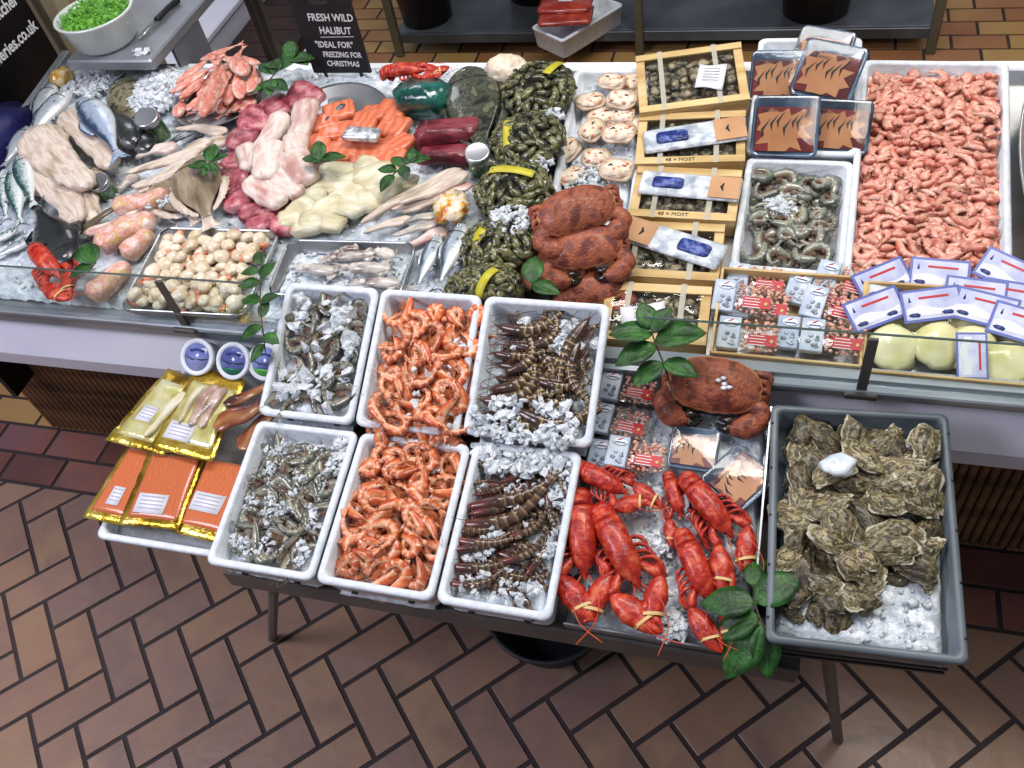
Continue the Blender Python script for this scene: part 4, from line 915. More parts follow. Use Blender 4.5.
# ================================================================ placing things
def norm_of(zf, p):
    if not callable(zf): return Vector((0, 0, 1))
    e = .02; return Vector((-(zf(p.x + e, p.y) - zf(p.x - e, p.y)) / (2 * e), -(zf(p.x, p.y + e) - zf(p.x, p.y - e)) / (2 * e), 1)).normalized()
def slopes(zf):
    """the same surface without its small waves"""
    return zf
def lie(o, A, B, zf, dz=0, x0=0, x1=1, fit=None, roll=0, pitch=0, nrm=None):
    """lay a thing so that its local x0..x1 runs from pixel A to pixel B on the surface"""
    a = P(*A, zf if not dz else (lambda x, y: (zf(x, y) if callable(zf) else zf) + dz)); b_ = P(*B, zf if not dz else (lambda x, y: (zf(x, y) if callable(zf) else zf) + dz))
    d = b_ - a; rz = math.atan2(d.y, d.x); s = fit if fit else d.length / (x1 - x0)
    if nrm is None:
        nrm = norm_of(zf, (a + b_) / 2)
    pos = a + d * ((0 - x0) / (x1 - x0)); put(o, pos, rz, pitch, roll, s, nrm); return o
def dist(A, B, zf): return (P(*A, zf) - P(*B, zf)).length
def off(zf, d): return (lambda x, y: (zf(x, y) if callable(zf) else zf) + d)
def scatter(kinds, rect, zf, nx, ny, labels, group, cat, jit=.35, up=(0, .01), tilt=.35, sc=(.9, 1.1), skip=None, face=None, swirl=6.283):
    x0, x1, y0, y1 = rect; cells = [(i, j) for i in range(nx) for j in range(ny)]; random.shuffle(cells)
    for i, j in cells:
        x = x0 + (x1 - x0) * (i + .5 + ru(-jit, jit)) / nx; y = y0 + (y1 - y0) * (j + .5 + ru(-jit, jit)) / ny
        if skip and skip(x, y): continue
        k = random.choice(kinds); o = k.get(); p = Vector((x, y, zf(x, y) + ru(*up)))
        lab = labels(x, y) if callable(labels) else labels
        tag(o, lab, cat, group if not callable(group) else group(x, y))
        fl_ = PI if rnd() < .5 else 0
        put(o, p, ru(0, swirl) if face is None else face + ru(-.5, .5), ru(-tilt, tilt), ru(-tilt, tilt) + fl_, ru(*sc), norm_of(zf, p))
def ice_patch(rect, zf, label, n=160, cover=.5, csz=.007, sd=0, lift=(.0, .012)):
    """loose ice lumps strewn over a patch; one object"""
    x0, x1, y0, y1 = rect; m = MB(); c = Vector(((x0 + x1) / 2, (y0 + y1) / 2, 0)); c.z = zf(c.x, c.y); k = 0; tries = 0
    while k < n and tries < n * 8:
        tries += 1; x = ru(x0, x1); y = ru(y0, y1)
        if mnoise.noise(Vector((x * 22 + sd, y * 22, sd))) < .35 - cover: continue
        s_ = csz * ru(.4, 1.3); m.ico(Vector((x, y, zf(x, y) + ru(*lift))) - c, (s_ * ru(.6, 1.4), s_ * ru(.6, 1.3), s_ * ru(.4, .9)), 1, 1.2, 2.5, k, rot=rotm(ru(0, 6), ru(0, 3), 0)); k += 1
    o = m.build('ice_lumps', M['ice_chip'], smooth=False); o.location = c; return tag(o, label, 'ice', kind='stuff')
random.seed(21)
# ---------------------------------------------------------------- box 1 and 4: grey prawns on ice
def ib(n, d=.016, e=.014): a = BX[n]; return (a[0] + d, a[1] - d, a[2] + e, a[4] - e)
def box_ice(n, zf, lab, dz, chips=120):
    r = ib(n, .017, .018); ice_sheet('crushed_ice', r, off(zf, dz), lab, .009, .006, chips, skirt=.03)
box_ice(1, lowz, 'ice under the grey prawns in the corner box', -.026, 60)
scatter(K_GR, ib(1, .034, .04), off(lowz, -.014), 6, 9, 'grey raw prawn on ice in the box at the table corner', 'grey prawns in the corner box', 'prawn', up=(0, .012), tilt=.3)
ice_patch(ib(1, .03, .03), off(lowz, -.008), 'ice lumps scattered over the grey prawns in the corner box', 420, .38, .0055, 1)
ice_patch((-.76, -.735, .78, .85), off(lowz, -.004), 'white ice pushed to the top corner of the corner box', 60, 1, .007, 1)
box_ice(4, upz, 'ice under the grey prawns beside the tubs', -.024, 60)
scatter(K_GR, ib(4, .032, .03), off(upz, -.012), 5, 7, 'grey raw prawn on ice in the box beside the round tubs', 'grey prawns beside the tubs', 'prawn', up=(0, .012), tilt=.3)
ice_patch(ib(4, .03, .03), off(upz, -.004), 'large ice lumps over the grey prawns beside the tubs', 110, .4, .012, 4)
# ---------------------------------------------------------------- boxes 2 and 5: orange prawns in a long mound
def orz(x, y):
    e = min(x - BX[2][0], BX[2][1] - x, y - .59 if y < .8 else 9, 1.10 - y if y > .9 else 9)
    return boxz(x, y) - .018 + .016 * max(0, min(1, e / .05)) + (.006 if .85 < y < .9 else 0)
box_ice(2, lowz, 'ice under the orange prawns nearer the table edge', -.04, 0)
box_ice(5, upz, 'ice under the orange prawns farther back', -.034, 0)
OL = 'cooked orange prawn curled in the long orange heap'
scatter(K_OR, (-.694, -.508, .6, 1.09), off(orz, -.012), 6, 14, OL, 'orange prawns', 'prawn', up=(-.004, .004), tilt=.35, jit=.3)
scatter(K_OR, (-.69, -.512, .605, 1.085), off(orz, .006), 5, 14, OL, 'orange prawns', 'prawn', up=(0, .008), tilt=.3, jit=.35)
ice_patch((-.68, -.53, .7, 1.05), off(orz, .004), 'few clear ice lumps among the orange prawns', 36, .3, .008, 9, (0, .01))
# ---------------------------------------------------------------- boxes 3 and 6: tiger prawns
box_ice(3, lowz, 'ice under the brown prawns beside the lobsters', -.02, 60)
box_ice(6, upz, 'ice under the striped tiger prawns', -.03, 60)
ice_patch((-.49, -.3, .82, .94), off(boxz, .0), 'white ice sliding from the tiger prawn box over the next box', 500, .6, .008, 5, (-.004, .012))
ice_patch((-.485, -.29, 1.04, 1.09), off(upz, -.02), 'ice at the far end of the tiger prawn box', 120, .4, .008, 6)
scatter(K_TG, (-.435, -.34, .905, 1.09), off(upz, -.022), 3, 9, 'dark tiger prawn with pale bands in the box by the crabs', 'tiger prawns', 'prawn', up=(-.003, .003), tilt=.12, face=PI + .1, jit=.3)
scatter(K_BR, (-.42, -.35, .61, .84), off(lowz, -.016), 2, 9, 'slim brown prawn with reddish head on ice beside the lobsters', 'brown prawns', 'prawn', up=(-.003, .003), tilt=.15, face=PI, jit=.25)
for i, (A, B) in enumerate([((500, 318), (562, 334)), ((522, 340), (572, 332)), ((496, 350), (542, 360)), ((590, 322), (552, 376)), ((586, 342), (564, 398)), ((486, 380), (550, 374)), ((484, 388), (552, 392)), ((484, 396), (546, 404)), ((494, 408), (560, 436)), ((518, 398), (582, 440)),
                            ((568, 402), (590, 434)), ((514, 432), (562, 428)), ((575, 372), (588, 410)), ((530, 410), (592, 428)), ((500, 366), (548, 352)), ((497, 330), (528, 326)), ((540, 378), (584, 392)), ((510, 420), (556, 412)), ((592, 350), (578, 376)), ((498, 402), (540, 426))]):
    o = lie(tag(K_TG[(i * 2 + i // 3) % 3].get(), 'dark tiger prawn with pale bands in the box by the crabs', 'prawn', 'tiger prawns'), B, A, off(upz, -.012 + .002 * (i % 5)), 0, -.058, .058, nrm=Vector((0, -.456, 1)).normalized())
for i, (A, B) in enumerate([((468, 448), (528, 460)), ((500, 478), (546, 466)), ((452, 478), (486, 486)), ((572, 458), (553, 488)), ((466, 502), (556, 492)), ((455, 514), (552, 516)), ((448, 526), (500, 534)), ((506, 532), (552, 524)), ((452, 546), (512, 542)), ((500, 556), (550, 548)), ((450, 562), (515, 570)), ((450, 577), (504, 586)),
                            ((549, 492), (552, 534)), ((470, 508), (530, 500)), ((456, 536), (512, 548)), ((474, 490), (520, 484)), ((524, 574), (552, 540)), ((462, 456), (500, 466))]):
    lie(tag(K_BR[i % 2].get(), 'slim brown prawn with reddish head on ice beside the lobsters', 'prawn', 'brown prawns'), B, A, off(lowz, -.004 + .002 * (i % 5)), 0, -.056, .056, roll=ru(-.3, .3))
ice_patch((-.46, -.3, .6, .86), off(lowz, -.008), 'ice lumps among the brown prawns', 330, .32, .006, 7, (0, .01))
# ---------------------------------------------------------------- lobsters
def lob(A, B, claws, lab, dz, zf=lobz, grp=None):
    o = mk_lobster(claws=claws); tag(o, lab, 'lobster', grp); lie(o, A, B, zf, dz, -.038, .106); return o
lob((668, 476), (682, 520), ((30, 10), (-30, -10)), 'red lobster mostly hidden between the slanting ones, tail by the sleeved packs', .012)
lob((575, 468), (630, 497), ((0, -12), (-62, 42)), 'red lobster lying slantwise against the clear packets', .03)
lob((581, 497), (586, 584), ((34, -30), (-44, 34)), 'upright red lobster closest to the brown prawn box', .02)
lob((601, 512), (641, 594), ((34, -40), (-48, 26)), 'red lobster between the upright one and the ice gap', .026)
lob((686, 480), (734, 542), ((20, -40), (-10, -30)), 'red lobster lying slantwise nearest the steel tray side', .028)
lob((682, 536), (712, 608), ((20, -20), (-30, 10)), 'red lobster closest to the leafy sprig and front edge', .026)
for q, (u, v, n_) in enumerate([(688, 505, 90), (655, 552, 60), (668, 625, 130), (580, 560, 40), (600, 545, 40), (715, 610, 50)]): ice_heap(u, v, off(lobz, .005), (.03, .03), .02, ['ice lumps between the two slanting lobsters', 'ice lumps in the gap between four lobsters', 'ice lumps at the front edge of the lobster tray', 'ice lumps beside the upright lobster', 'ice lumps under a lobster claw', 'ice lumps beside the sprig at the tray edge'][q], n_, csz=.009)
# sleeved packs on the near table and in the white tray
def slv(k, u, v, a, zf, lab, s=1, rx=.5):
    o = SL[k].get(); p = P(u, v, zf); tag(o, lab, 'packet', None); return put(o, p, math.radians(a), 0, rx, s, norm_of(zf, p))
slv(0, 694, 452, -2, off(zt, .04), 'sleeved pack under the big crab, its tan panel upright', .8, 0); slv(1, 738, 482, 52, off(zt, .04), 'sleeved pack turned on its corner beside the big crab', .9, 0)
sz = lambda x, y: rimz(x, y) - .03
slv(1, 822, 58, -16, off(sz, .03), 'sleeved pack at the back of the white tray under another', 1.12); slv(0, 778, 80, 0, off(sz, .03), 'sleeved pack with orange panel at the side near the wooden crates', 1.12)
slv(1, 829, 76, -18, off(sz, .055), 'sleeved pack tilted on top at the back, beige panel upward', 1.22); slv(0, 840, 130, -4, off(sz, .03), 'sleeved pack half covered at the front beside the pink prawns', 1.1); slv(0, 785, 130, 0, off(sz, .045), 'sleeved pack lying level in front with brown panel', 1.25)
# ---------------------------------------------------------------- crabs
def crab(u, v, a, zf, dz, s, lab, rx=0, ry=0, seed=0):
    o = tag(mk_crab(seed), lab, 'crab'); p = P(u, v, off(zf, dz)); put(o, p, math.radians(a), ry, rx, s, norm_of(zf, p)); return o
crab(715, 388, -4, zt, .075, .88, 'big brown crab on the near table with ice crumbs on its back', .32, 0, 1)
ic = MB()
for q in range(5): ic.ico((ru(-.012, .012), ru(-.012, .012), 0), (.006, .005, .003), 1, .5, 2, q)
o = ic.build('ice_crumbs', M['ice_chip']); o.location = P(725, 383, .872); tag(o, 'crumbs of ice on the shell of the big crab', 'ice', kind='stuff')
cz = lambda x, y: rimz(x, y) - .02
crab(592, 290, 12, cz, .02, .74, 'brown crab at the bottom of the pile, behind the tiger prawn box', .1, 0, 2)
crab(556, 268, -18, cz, .045, .7, 'brown crab in the middle of the pile with its shell edge showing', .35, 0, 3)
crab(585, 250, 14, cz, .075, .8, 'brown crab below the topmost one, claws outward', .3, 0, 4)
crab(577, 214, 24, cz, .115, .84, 'topmost brown crab of the pile beside the wooden crates', .35, 0, 5)
# ---------------------------------------------------------------- oysters
K_OY = [Kind(mk_oyster(k)) for k in range(7)]
random.seed(33)
OYL = 'rough brown and cream oyster in the grey plastic crate'
sk = lambda x, y: (x > .215 and y < .735) or (x > .15 and y < .66)
scatter(K_OY, (.066, .298, .64, .985), off(oyz, -.006), 6, 9, OYL, 'oysters in the crate', 'oyster', up=(0, .006), tilt=.3, jit=.25, sc=(.86, 1.08), skip=sk)
scatter(K_OY, (.07, .292, .66, .975), off(oyz, .010), 5, 8, OYL, 'oysters in the crate', 'oyster', up=(0, .008), tilt=.4, jit=.3, sc=(.9, 1.15), skip=lambda x, y: sk(x, y + .0))
o = MB().ico((0, 0, 0), (.03, .021, .012), 3, .35, 2, 3).build('ice_lump', mat('ice_lump', [H('c4d2dc'), H('e6edf2')], 20, .08, coat=.6)); tag(o, 'large clear lump of ice on top of the oysters', 'ice'); put(o, P(838, 465, off(oyz, .042)), .3)
# ---------------------------------------------------------------- pink prawns
random.seed(5)
x0, x1, y0, y1, ang = R_PINK
pz = lambda x, y: rimz(x, y) - .02 + .012 * mnoise.noise(Vector((x * 9, y * 9, 1)))
cxp, cyp = (x0 + x1) / 2, (y0 + y1) / 2
def rot2(x, y): dx, dy = x - cxp, y - cyp; return cxp + dx * math.cos(ang) - dy * math.sin(ang), cyp + dx * math.sin(ang) + dy * math.cos(ang)
bulk = MB()
nx, ny = 24, 44
bulk.sheet([[Vector((*rot2(x0 + .018 + (x1 - x0 - .036) * i / nx, y0 + .018 + (y1 - y0 - .036) * j / ny), 0)) + Vector((0, 0, pz(0, y0 + (y1 - y0) * j / ny) - .012 + .005 * mnoise.noise(Vector((i * .9, j * .9, 0))))) for j in range(ny + 1)] for i in range(nx + 1)][::-1])
for k in range(420):
    x = x0 + .026 + (x1 - x0 - .052) * rnd(); y = y0 + .026 + (y1 - y0 - .05) * rnd(); x, y = rot2(x, y)
    pp = prawn_path(ru(.05, .062), ru(1, 4.6), n=9); Rm = rotm(ru(0, 6), ru(-.4, .4), ru(-.4, .4)); c = Vector((x, y, pz(x, y) - .004))
    bulk.loft([Rm @ p + c for p in pp], [(.0082 * q, .007 * q) for q in (.4, .8, 1, 1.05, 1, .9, .8, .65, .5, .3)], 7)
tag(bulk.build('pink_prawn_heap', M['pink_prawn']), 'lower layers of small pink prawns filling the large tray', 'prawns', kind='stuff')
pts_ = [(i, j) for i in range(12) for j in range(25)]; random.shuffle(pts_)
for i, j in pts_:
    x = x0 + .028 + (x1 - x0 - .056) * (i + .5 + ru(-.4, .4)) / 12; y = y0 + .028 + (y1 - y0 - .056) * (j + .5 + ru(-.4, .4)) / 25; x, y = rot2(x, y)
    o = tag(random.choice(K_PK).get(), 'small pink cooked prawn in the large white tray', 'prawn', 'small pink prawns'); put(o, Vector((x, y, pz(x, y) + ru(.002, .014))), ru(0, 6.28), ru(-.4, .4), ru(-.4, .4) + (PI if rnd() < .5 else 0), ru(.85, 1.1))
# raw grey prawns in the counter tray
x0, x1, y0, y1, ang = R_GREY
gz = lambda x, y: rimz(x, y) - .03
ice_sheet('crushed_ice', (x0 + .02, x1 - .022, y0 + .022, y1 - .022), off(gz, -.012), 'ice under the green grey prawns in the counter tray', .01, .006, 80)
scatter(K_GN, (x0 + .03, x1 - .03, y0 + .035, y1 - .03), gz, 5, 7, 'raw green grey prawn curled in the counter tray', 'green grey prawns', 'prawn', up=(-.004, .004), tilt=.3, jit=.3)
scatter(K_GN, (x0 + .03, x1 - .03, y0 + .035, y1 - .03), off(gz, .014), 4, 6, 'raw green grey prawn curled in the counter tray', 'green grey prawns', 'prawn', up=(0, .006), tilt=.3, jit=.35)
ice_heap(780, 205, off(gz, .014), (.035, .04), .01, 'white ice lump heap among the green grey prawns', 90)
# ---------------------------------------------------------------- dressed crab shells
M['dressed'] = mat('dressed', [H('cdb79a'), H('e0cfb6'), H('e8dccb'), H('cf8a5c')], 40, .45, .3, 90, rand=.05, stops=[.3, .45, .58, .72])
M['dressed_rim'] = mat('dressed_rim', [H('a88a72'), H('c4a890'), H('d4c0ac')], 50, .45, .2, 80)
def mk_dressed(seed):
    o = empty('dressed_crab'); random.seed(seed)
    MB().stack([rrect(.05, .034, .014, 0, 5), rrect(.066, .048, .02, .006, 5), rrect(.068, .050, .021, .009, 5), rrect(.062, .044, .019, .0105, 5)]).noise(.0015, 60, seed).build('shell', M['dressed_rim'], o)
    MB().ico((0, 0, .010), (.0295, .0205, .007), 3, .3, 3, seed).build('white_meat', M['dressed'], o)
    for q in range(4): MB().ico((ru(-.021, .021), ru(-.013, .013), .0148), (ru(.0025, .006), ru(.002, .004), .0028), 2, .8, 4, q + seed * 3).build('orange_crumb', M['roe'], o)
    a = ru(0, 3); MB().loft([(.012 * math.cos(a) - .005, .008 * math.sin(a), .016), (.012 * math.cos(a), .008 * math.sin(a) + .003, .0172), (.012 * math.cos(a) + .006, .008 * math.sin(a), .0158)], [(.0006, .001), (.0022, .0012), (.0006, .001)], 6).build('dark_garnish', M['black'], o)
    return o
K_DR = [Kind(mk_dressed(1)), Kind(mk_dressed(2)), Kind(mk_dressed(5))]
random.seed(8)
for q, (u, v, a, dz) in enumerate([(635, 84, 10, 0), (612, 84, -10, .012), (590, 104, 25, .006), (622, 102, -14, .024), (622, 118, -16, .008), (636, 128, -40, 0), (592, 132, 62, .02), (620, 136, -10, .02), (568, 152, 58, .0), (603, 120, 30, 0), (617, 172, -8, .014), (572, 178, 30, 0), (596, 160, 10, 0), (640, 104, 0, .0)]):
    p = P(u, v, off(cz, dz)); put(tag(K_DR[q % 3].get(), 'pale dressed crab shell with orange and dark garnish', 'dressed crab', 'dressed crab shells'), p, math.radians(a), ru(-.15, .15), ru(0, .3), ru(.95, 1.15), norm_of(cz, p))
ice_heap(585, 178, cz, (.05, .05), .014, 'fine ice over the dressed shells near the crab pile', 150, csz=.008)
# ================================================================ fish counter, item by item
random.seed(44)
bz = lambda x, y: .866 + (y - 1.1) * .1
BN = Vector((0, -.1, 1)).normalized()
def fish(A, B, hwpx, m, lab, cat='fish', dz=.004, th=None, name='fish', grp=None, roll=0, **k):
    """A nose, B tail tip, hwpx half width in pixels"""
    L = dist(A, B, off(bz, dz)); k.setdefault('tail', .045); Lb = L / (1 + k['tail'] / .25 * .9); mm = L / max(1, math.hypot(A[0] - B[0], A[1] - B[1]))
    hh = hwpx * mm * (1.0 if name != 'red_fish' else .88)
    o = mk_fish(name, m, Lb, hh, th or hh * .55, **k); tag(o, lab, cat, grp); return lie(o, B, A, bz, dz, .5 * Lb - L, .5 * Lb, fit=1, roll=roll, nrm=BN)
def fillet(A, B, hwpx, m, lab, dz=.004, name='fillet', cat='fillet', grp=None, h=None, roll=0, **k):
    L = dist(A, B, off(bz, dz)); mm = L / max(1, math.hypot(A[0] - B[0], A[1] - B[1])); w_ = hwpx * mm * (1.0 if hwpx < 12 else .84)
    o = mk_fillet(name, m, L, w_, h or w_ * (.42 if hwpx < 12 else .32), seed=random.randint(0, 99), **k); tag(o, lab, cat, grp); return lie(o, B, A, bz, dz, -L / 2, L / 2, fit=1, roll=roll, nrm=BN)
# --- at the counter end
fish((58, 90), (34, 134), 9, M['silver'], 'silver fish nearest the metal end rim, partly under another', dz=.012, bend=.04)
fish((74, 96), (28, 152), 12, M['silver'], 'large silver fish with dark tail lying over the one at the rim', dz=.03, bend=.05)
fish((34, 132), (6, 172), 10, M['silver'], 'silver fish beside the dark blue bag', dz=.012)
fish((84, 106), (126, 166), 9, M['blue_silver'], 'blue silver fish with pale side beside the grey fish heads', dz=.045, bend=-.04)
fish((108, 94), (130, 74), 7, M['silver'], 'small silver fish half in ice behind the mottled flatfish', dz=.01)
fish((140, 152), (112, 112), 9, M['dark_fish'], 'grey headed fish beside the blue silver one', dz=.028)
fish((152, 156), (134, 130), 7, M['dark_fish'], 'smaller grey fish between the blue one and the green jar', dz=.02)
fish((6, 178), (9, 226), 6, M['mackerel'], 'striped mackerel at the very end of the counter', dz=.02, fork=.6)
fish((17, 172), (24, 232), 7, M['mackerel'], 'striped mackerel in the middle of the three side by side', dz=.026, fork=.6)
fish((24, 160), (38, 214), 7, M['mackerel'], 'striped mackerel nearest the large white fillets', dz=.034, fork=.6)
fish((70, 268), (38, 206), 14, M['dark_fish'], 'black skinned fish above the red lobster by the glass', dz=.03, th=.016)
fish((20, 230), (-14, 250), 6, M['mackerel'], 'green silver fish lying level at the counter end', dz=.01); fish((36, 240), (-8, 262), 7, M['silver'], 'pale fish under the mackerels beside the lobster', dz=.008)
for A, B, hw, m, lab, dz in (((72, 114), (116, 172), 14, 'white_fillet', 'broad white fillet beside the blue silver fish', .028), ((38, 134), (96, 192), 17, 'white_fillet', 'largest white fillet draped over the others near the silver fish', .042), ((42, 146), (50, 174), 11, 'cream_fillet', 'short cream fillet end beside the mackerels', .024),
                      ((56, 160), (86, 196), 10, 'pink_fillet', 'pinkish fillet edge under the largest white one', .016), ((24, 168), (80, 228), 17, 'white_fillet', 'long pale fillet between the black fish and the white ones', .022), ((88, 176), (108, 180), 6, 'white_fillet', 'small rolled white piece beside the green jar lid', .02),
                      ((84, 200), (98, 225), 9, 'white_fillet', 'small folded white piece behind the leaf sprig', .012), ((90, 188), (112, 184), 6, 'pink_fillet', 'narrow pinkish piece beside the green jar lid', .016)):
    fillet(A, B, hw, M[m], lab, dz, bend=ru(-.12, .12))
# long fillets in the middle
for q, (A, B, hw, m, dz) in enumerate([((228, 134), (176, 130), 6, 'white_fillet', .02), ((200, 128), (160, 154), 5, 'dark_skin', .016), ((228, 142), (192, 152), 9, 'white_fillet', .022), ((178, 148), (136, 160), 8, 'pink_fillet', .02), ((214, 142), (128, 176), 9, 'white_fillet', .036), ((204, 158), (134, 190), 11, 'white_fillet', .028),
                      ((186, 172), (140, 196), 9, 'white_fillet', .016), ((140, 176), (118, 190), 7, 'white_fillet', .012), ((156, 186), (128, 200), 6, 'pink_fillet', .01)]):
    M.setdefault('dark_skin', mat('dark_skin', [H('3c4046'), H('6a6e72'), H('8e9092')], 40, .2, coat=.5))
    fillet(A, B, hw, M[m], ['pale thin fillet just below the round red fish platter', 'fillet with dark grey skin up beneath the red fish platter', 'pale fillet beside the tuna pieces under the sprig', 'pinkish fillet end by the grey fish heads', 'long white fillet lying topmost of the middle bunch', 'wide white fillet below the topmost long one', 'white fillet whose edge meets the brown sole', 'short end of a white fillet by the small rolled pieces', 'small pink fillet end above the green jar lid'][q], dz, bend=ru(-.08, .1), taper=.3)
def sole(A, B, hw, lab, dz, **k):
    L = dist(A, B, off(bz, dz)); mm = L / math.hypot(A[0] - B[0], A[1] - B[1]); o = mk_flatfish('flatfish', M['sole'], L * .85, hw * mm, .012, finm=M['white_fillet']); tag(o, lab, 'flatfish'); return lie(o, B, A, bz, dz, -L * .575, L * .425, fit=1, nrm=BN)
sole((162, 176), (200, 226), 17, 'brown sole partly under the pale edged one', .014); sole((192, 160), (212, 232), 17, 'brown sole with white edge pointing at the scallop tray', .03)
# flat brill in ice, heap of ice, net of yellow food, green jars
L = dist((124, 84), (142, 130), off(bz, .01)); o = mk_flatfish('flatfish', M['brill'], L, .055, .014); tag(o, 'mottled olive flatfish under ice near the silver fish', 'flatfish'); lie(o, (142, 128), (122, 84), bz, .01, -L / 2, L / 2, fit=1, nrm=BN)
ice_heap(160, 92, off(bz, .015), (.085, .1), .035, 'heap of loose ice between the flatfish and the red fish platter', 520, csz=.013)
ice_heap(100, 86, off(bz, .012), (.05, .06), .02, 'loose ice behind the blue silver fish', 160, csz=.01)
ice_heap(80, 84, off(bz, .012), (.05, .05), .015, 'loose ice near the yellow net', 120, csz=.01)
def jar(u, v, s, lab, dz=.012):
    o = empty('glass_jar'); tag(o, lab, 'jar')
    MB().stack([rrect(.052, .052, .0259, z, 6) for z in (0, .004, .05, .056)]).build('body', mat('jar_green', [H('1e3a1c'), H('3c5c2c'), H('6a8450')], 60, .12, coat=.8), o)
    MB().stack([rrect(d, d, d / 2.01, z, 6) for d, z in ((.056, .056), (.057, .058), (.057, .068), (.053, .070), (.048, .0695))]).build('lid', M['steel'], o)
    return put(o, P(u, v, off(bz, dz)), .3, 0, .25, s)
jar(161, 138, 1.15, 'green jar with steel lid below the ice heap', -.01); jar(112, 198, .95, 'green jar with steel lid among the small white pieces', -.015); jar(482, 172, 1.0, 'green jar with steel lid between dark flatfish and mussel bags', -.01)
n_ = empty('food_bag'); tag(n_, 'small clear bag of yellow food at the back corner of the counter', 'bag'); MB().ico((0, 0, .02), (.034, .028, .024), 3, .35, 3, 4).build('yellow_food', mat('lemon', [H('b8862a'), H('d9a93a'), H('e6d09a'), H('d8d4cc')], 50, .25, coat=.5), n_)
MB().ico((0, 0, .021), (.04, .033, .028), 3, .3, 3, 4).build('clear_bag', M['clear'], n_); put(n_, P(66, 84, off(bz, .01)), 1)
# round platter of red mullet
def platter(u, v, rx, ry, lab, dz, rz=0):
    o = empty('steel_platter'); tag(o, lab, 'platter'); n = 40
    lp = [[Vector((rx * k * math.cos(2 * PI * j / n), ry * k * math.sin(2 * PI * j / n), z)) for j in range(n)] for k, z in ((.8, 0), (.86, .003), (.97, .014), (1, .016), (1, .0175), (.965, .016), (.85, .0045), (.8, .003))]
    MB().stack(lp).build('dish', M['steel'], o); return put(o, P(u, v, off(bz, dz)), rz, normal=BN)
platter(221, 100, .125, .125, 'round steel platter heaped with small red fish', .012)
for q, (A, B, hw, dz) in enumerate([((182, 82), (214, 58), 7, .03), ((206, 60), (240, 46), 6, .03), ((178, 92), (216, 68), 8, .045), ((256, 66), (216, 60), 7, .035), ((206, 114), (218, 68), 9, .07), ((222, 92), (222, 64), 8, .055), ((246, 76), (226, 60), 8, .065), ((184, 98), (208, 76), 7, .04), ((242, 98), (238, 74), 6, .05), ((229, 104), (236, 80), 6, .045), ((250, 94), (256, 70), 6, .045),
                                ((190, 110), (206, 94), 6, .035), ((222, 114), (230, 98), 7, .03), ((236, 112), (250, 96), 6, .03), ((196, 112), (212, 102), 6, .03), ((178, 118), (184, 102), 7, .02), ((228, 70), (244, 50), 6, .05)]):
    mx_, my_ = (A[0] + B[0]) / 2, (A[1] + B[1]) / 2; A = (mx_ + (A[0] - mx_) * 1.3, my_ + (A[1] - my_) * 1.3); B = (mx_ + (B[0] - mx_) * 1.3, my_ + (B[1] - my_) * 1.3)
    fish(A, B, hw * .8, M['mullet'], 'small red skinned fish in the heap on the round steel platter', 'fish', dz, grp='red fish on the round platter', eyer=.0028, nose=.4, name='red_fish', bend=ru(-.05, .05))
for q in range(18):
    a0 = q * 2.4; rr0 = 30 * math.sqrt((q + .5) / 18); u = 221 + rr0 * math.cos(a0) * 1.1; v = 96 + rr0 * math.sin(a0) * .75; a0 = ru(0, 6.28)
    fish((u + 17 * math.cos(a0), v + 11 * math.sin(a0)), (u - 17 * math.cos(a0), v - 11 * math.sin(a0)), 5.5, M['mullet'], 'small red skinned fish in the heap on the round steel platter', 'fish', .022, grp='red fish on the round platter', eyer=.0028, name='red_fish')
# tuna pieces
for q, (u, v, w_, d_) in enumerate([(304, 97, 34, 26), (276, 108, 30, 26), (256, 121, 32, 28), (243, 140, 28, 24), (240, 160, 22, 24), (232, 182, 34, 22), (226, 186, 26, 18), (240, 201, 30, 18), (252, 214, 26, 16), (272, 216, 26, 16), (262, 224, 30, 14), (284, 228, 26, 14), (230, 170, 26, 20)]):
    p = P(u, v, off(bz, .018)); mm = (P(u + 10, v, off(bz, .018)) - p).length / 10; o = mk_chunk('tuna_piece', M['tuna'], w_ * mm, d_ * mm * 1.25, .026, q, .35, .008); tag(o, 'raw pink red tuna piece in the curved row beside the oval platter', 'fish piece', 'tuna pieces'); put(o, p - Vector((0, 0, .012 - .002 * (q % 3))), ru(-.7, .7), ru(-.25, .25), ru(-.1, .3))
# large oval platter with white, orange and cream pieces
platter(322, 152, .178, .235, 'large oval steel platter with orange, white and cream fish pieces', .004, rz=.02)
for q, (A, B, hw, dz) in enumerate([((310, 104), (292, 156), 12, .03), ((286, 116), (256, 170), 12, .028), ((272, 146), (268, 184), 14, .042), ((298, 140), (300, 168), 9, .036), ((290, 158), (308, 188), 14, .036), ((276, 176), (302, 200), 8, .03), ((254, 182), (286, 208), 11, .032), ((250, 150), (252, 176), 7, .02), ((280, 166), (296, 150), 7, .024)]):
    fillet(A, B, hw, M['pink_fillet'], 'pale pinkish white loin on the oval platter beside the tuna', dz, name='fish_loin', grp='pinkish white loins', h=.016, taper=.75, bend=ru(-.06, .06))
for q, (A, B) in enumerate([((318, 108), (306, 150)), ((346, 106), (326, 122))]): fillet(A, B, 3, M['dark_skin'], ['dark skin edge of the loin next to the orange pieces', 'dark skin strip at the top of the oval platter'][q], .03, name='skin_strip', cat='fish skin')
SA = 'orange salmon piece on the oval platter'
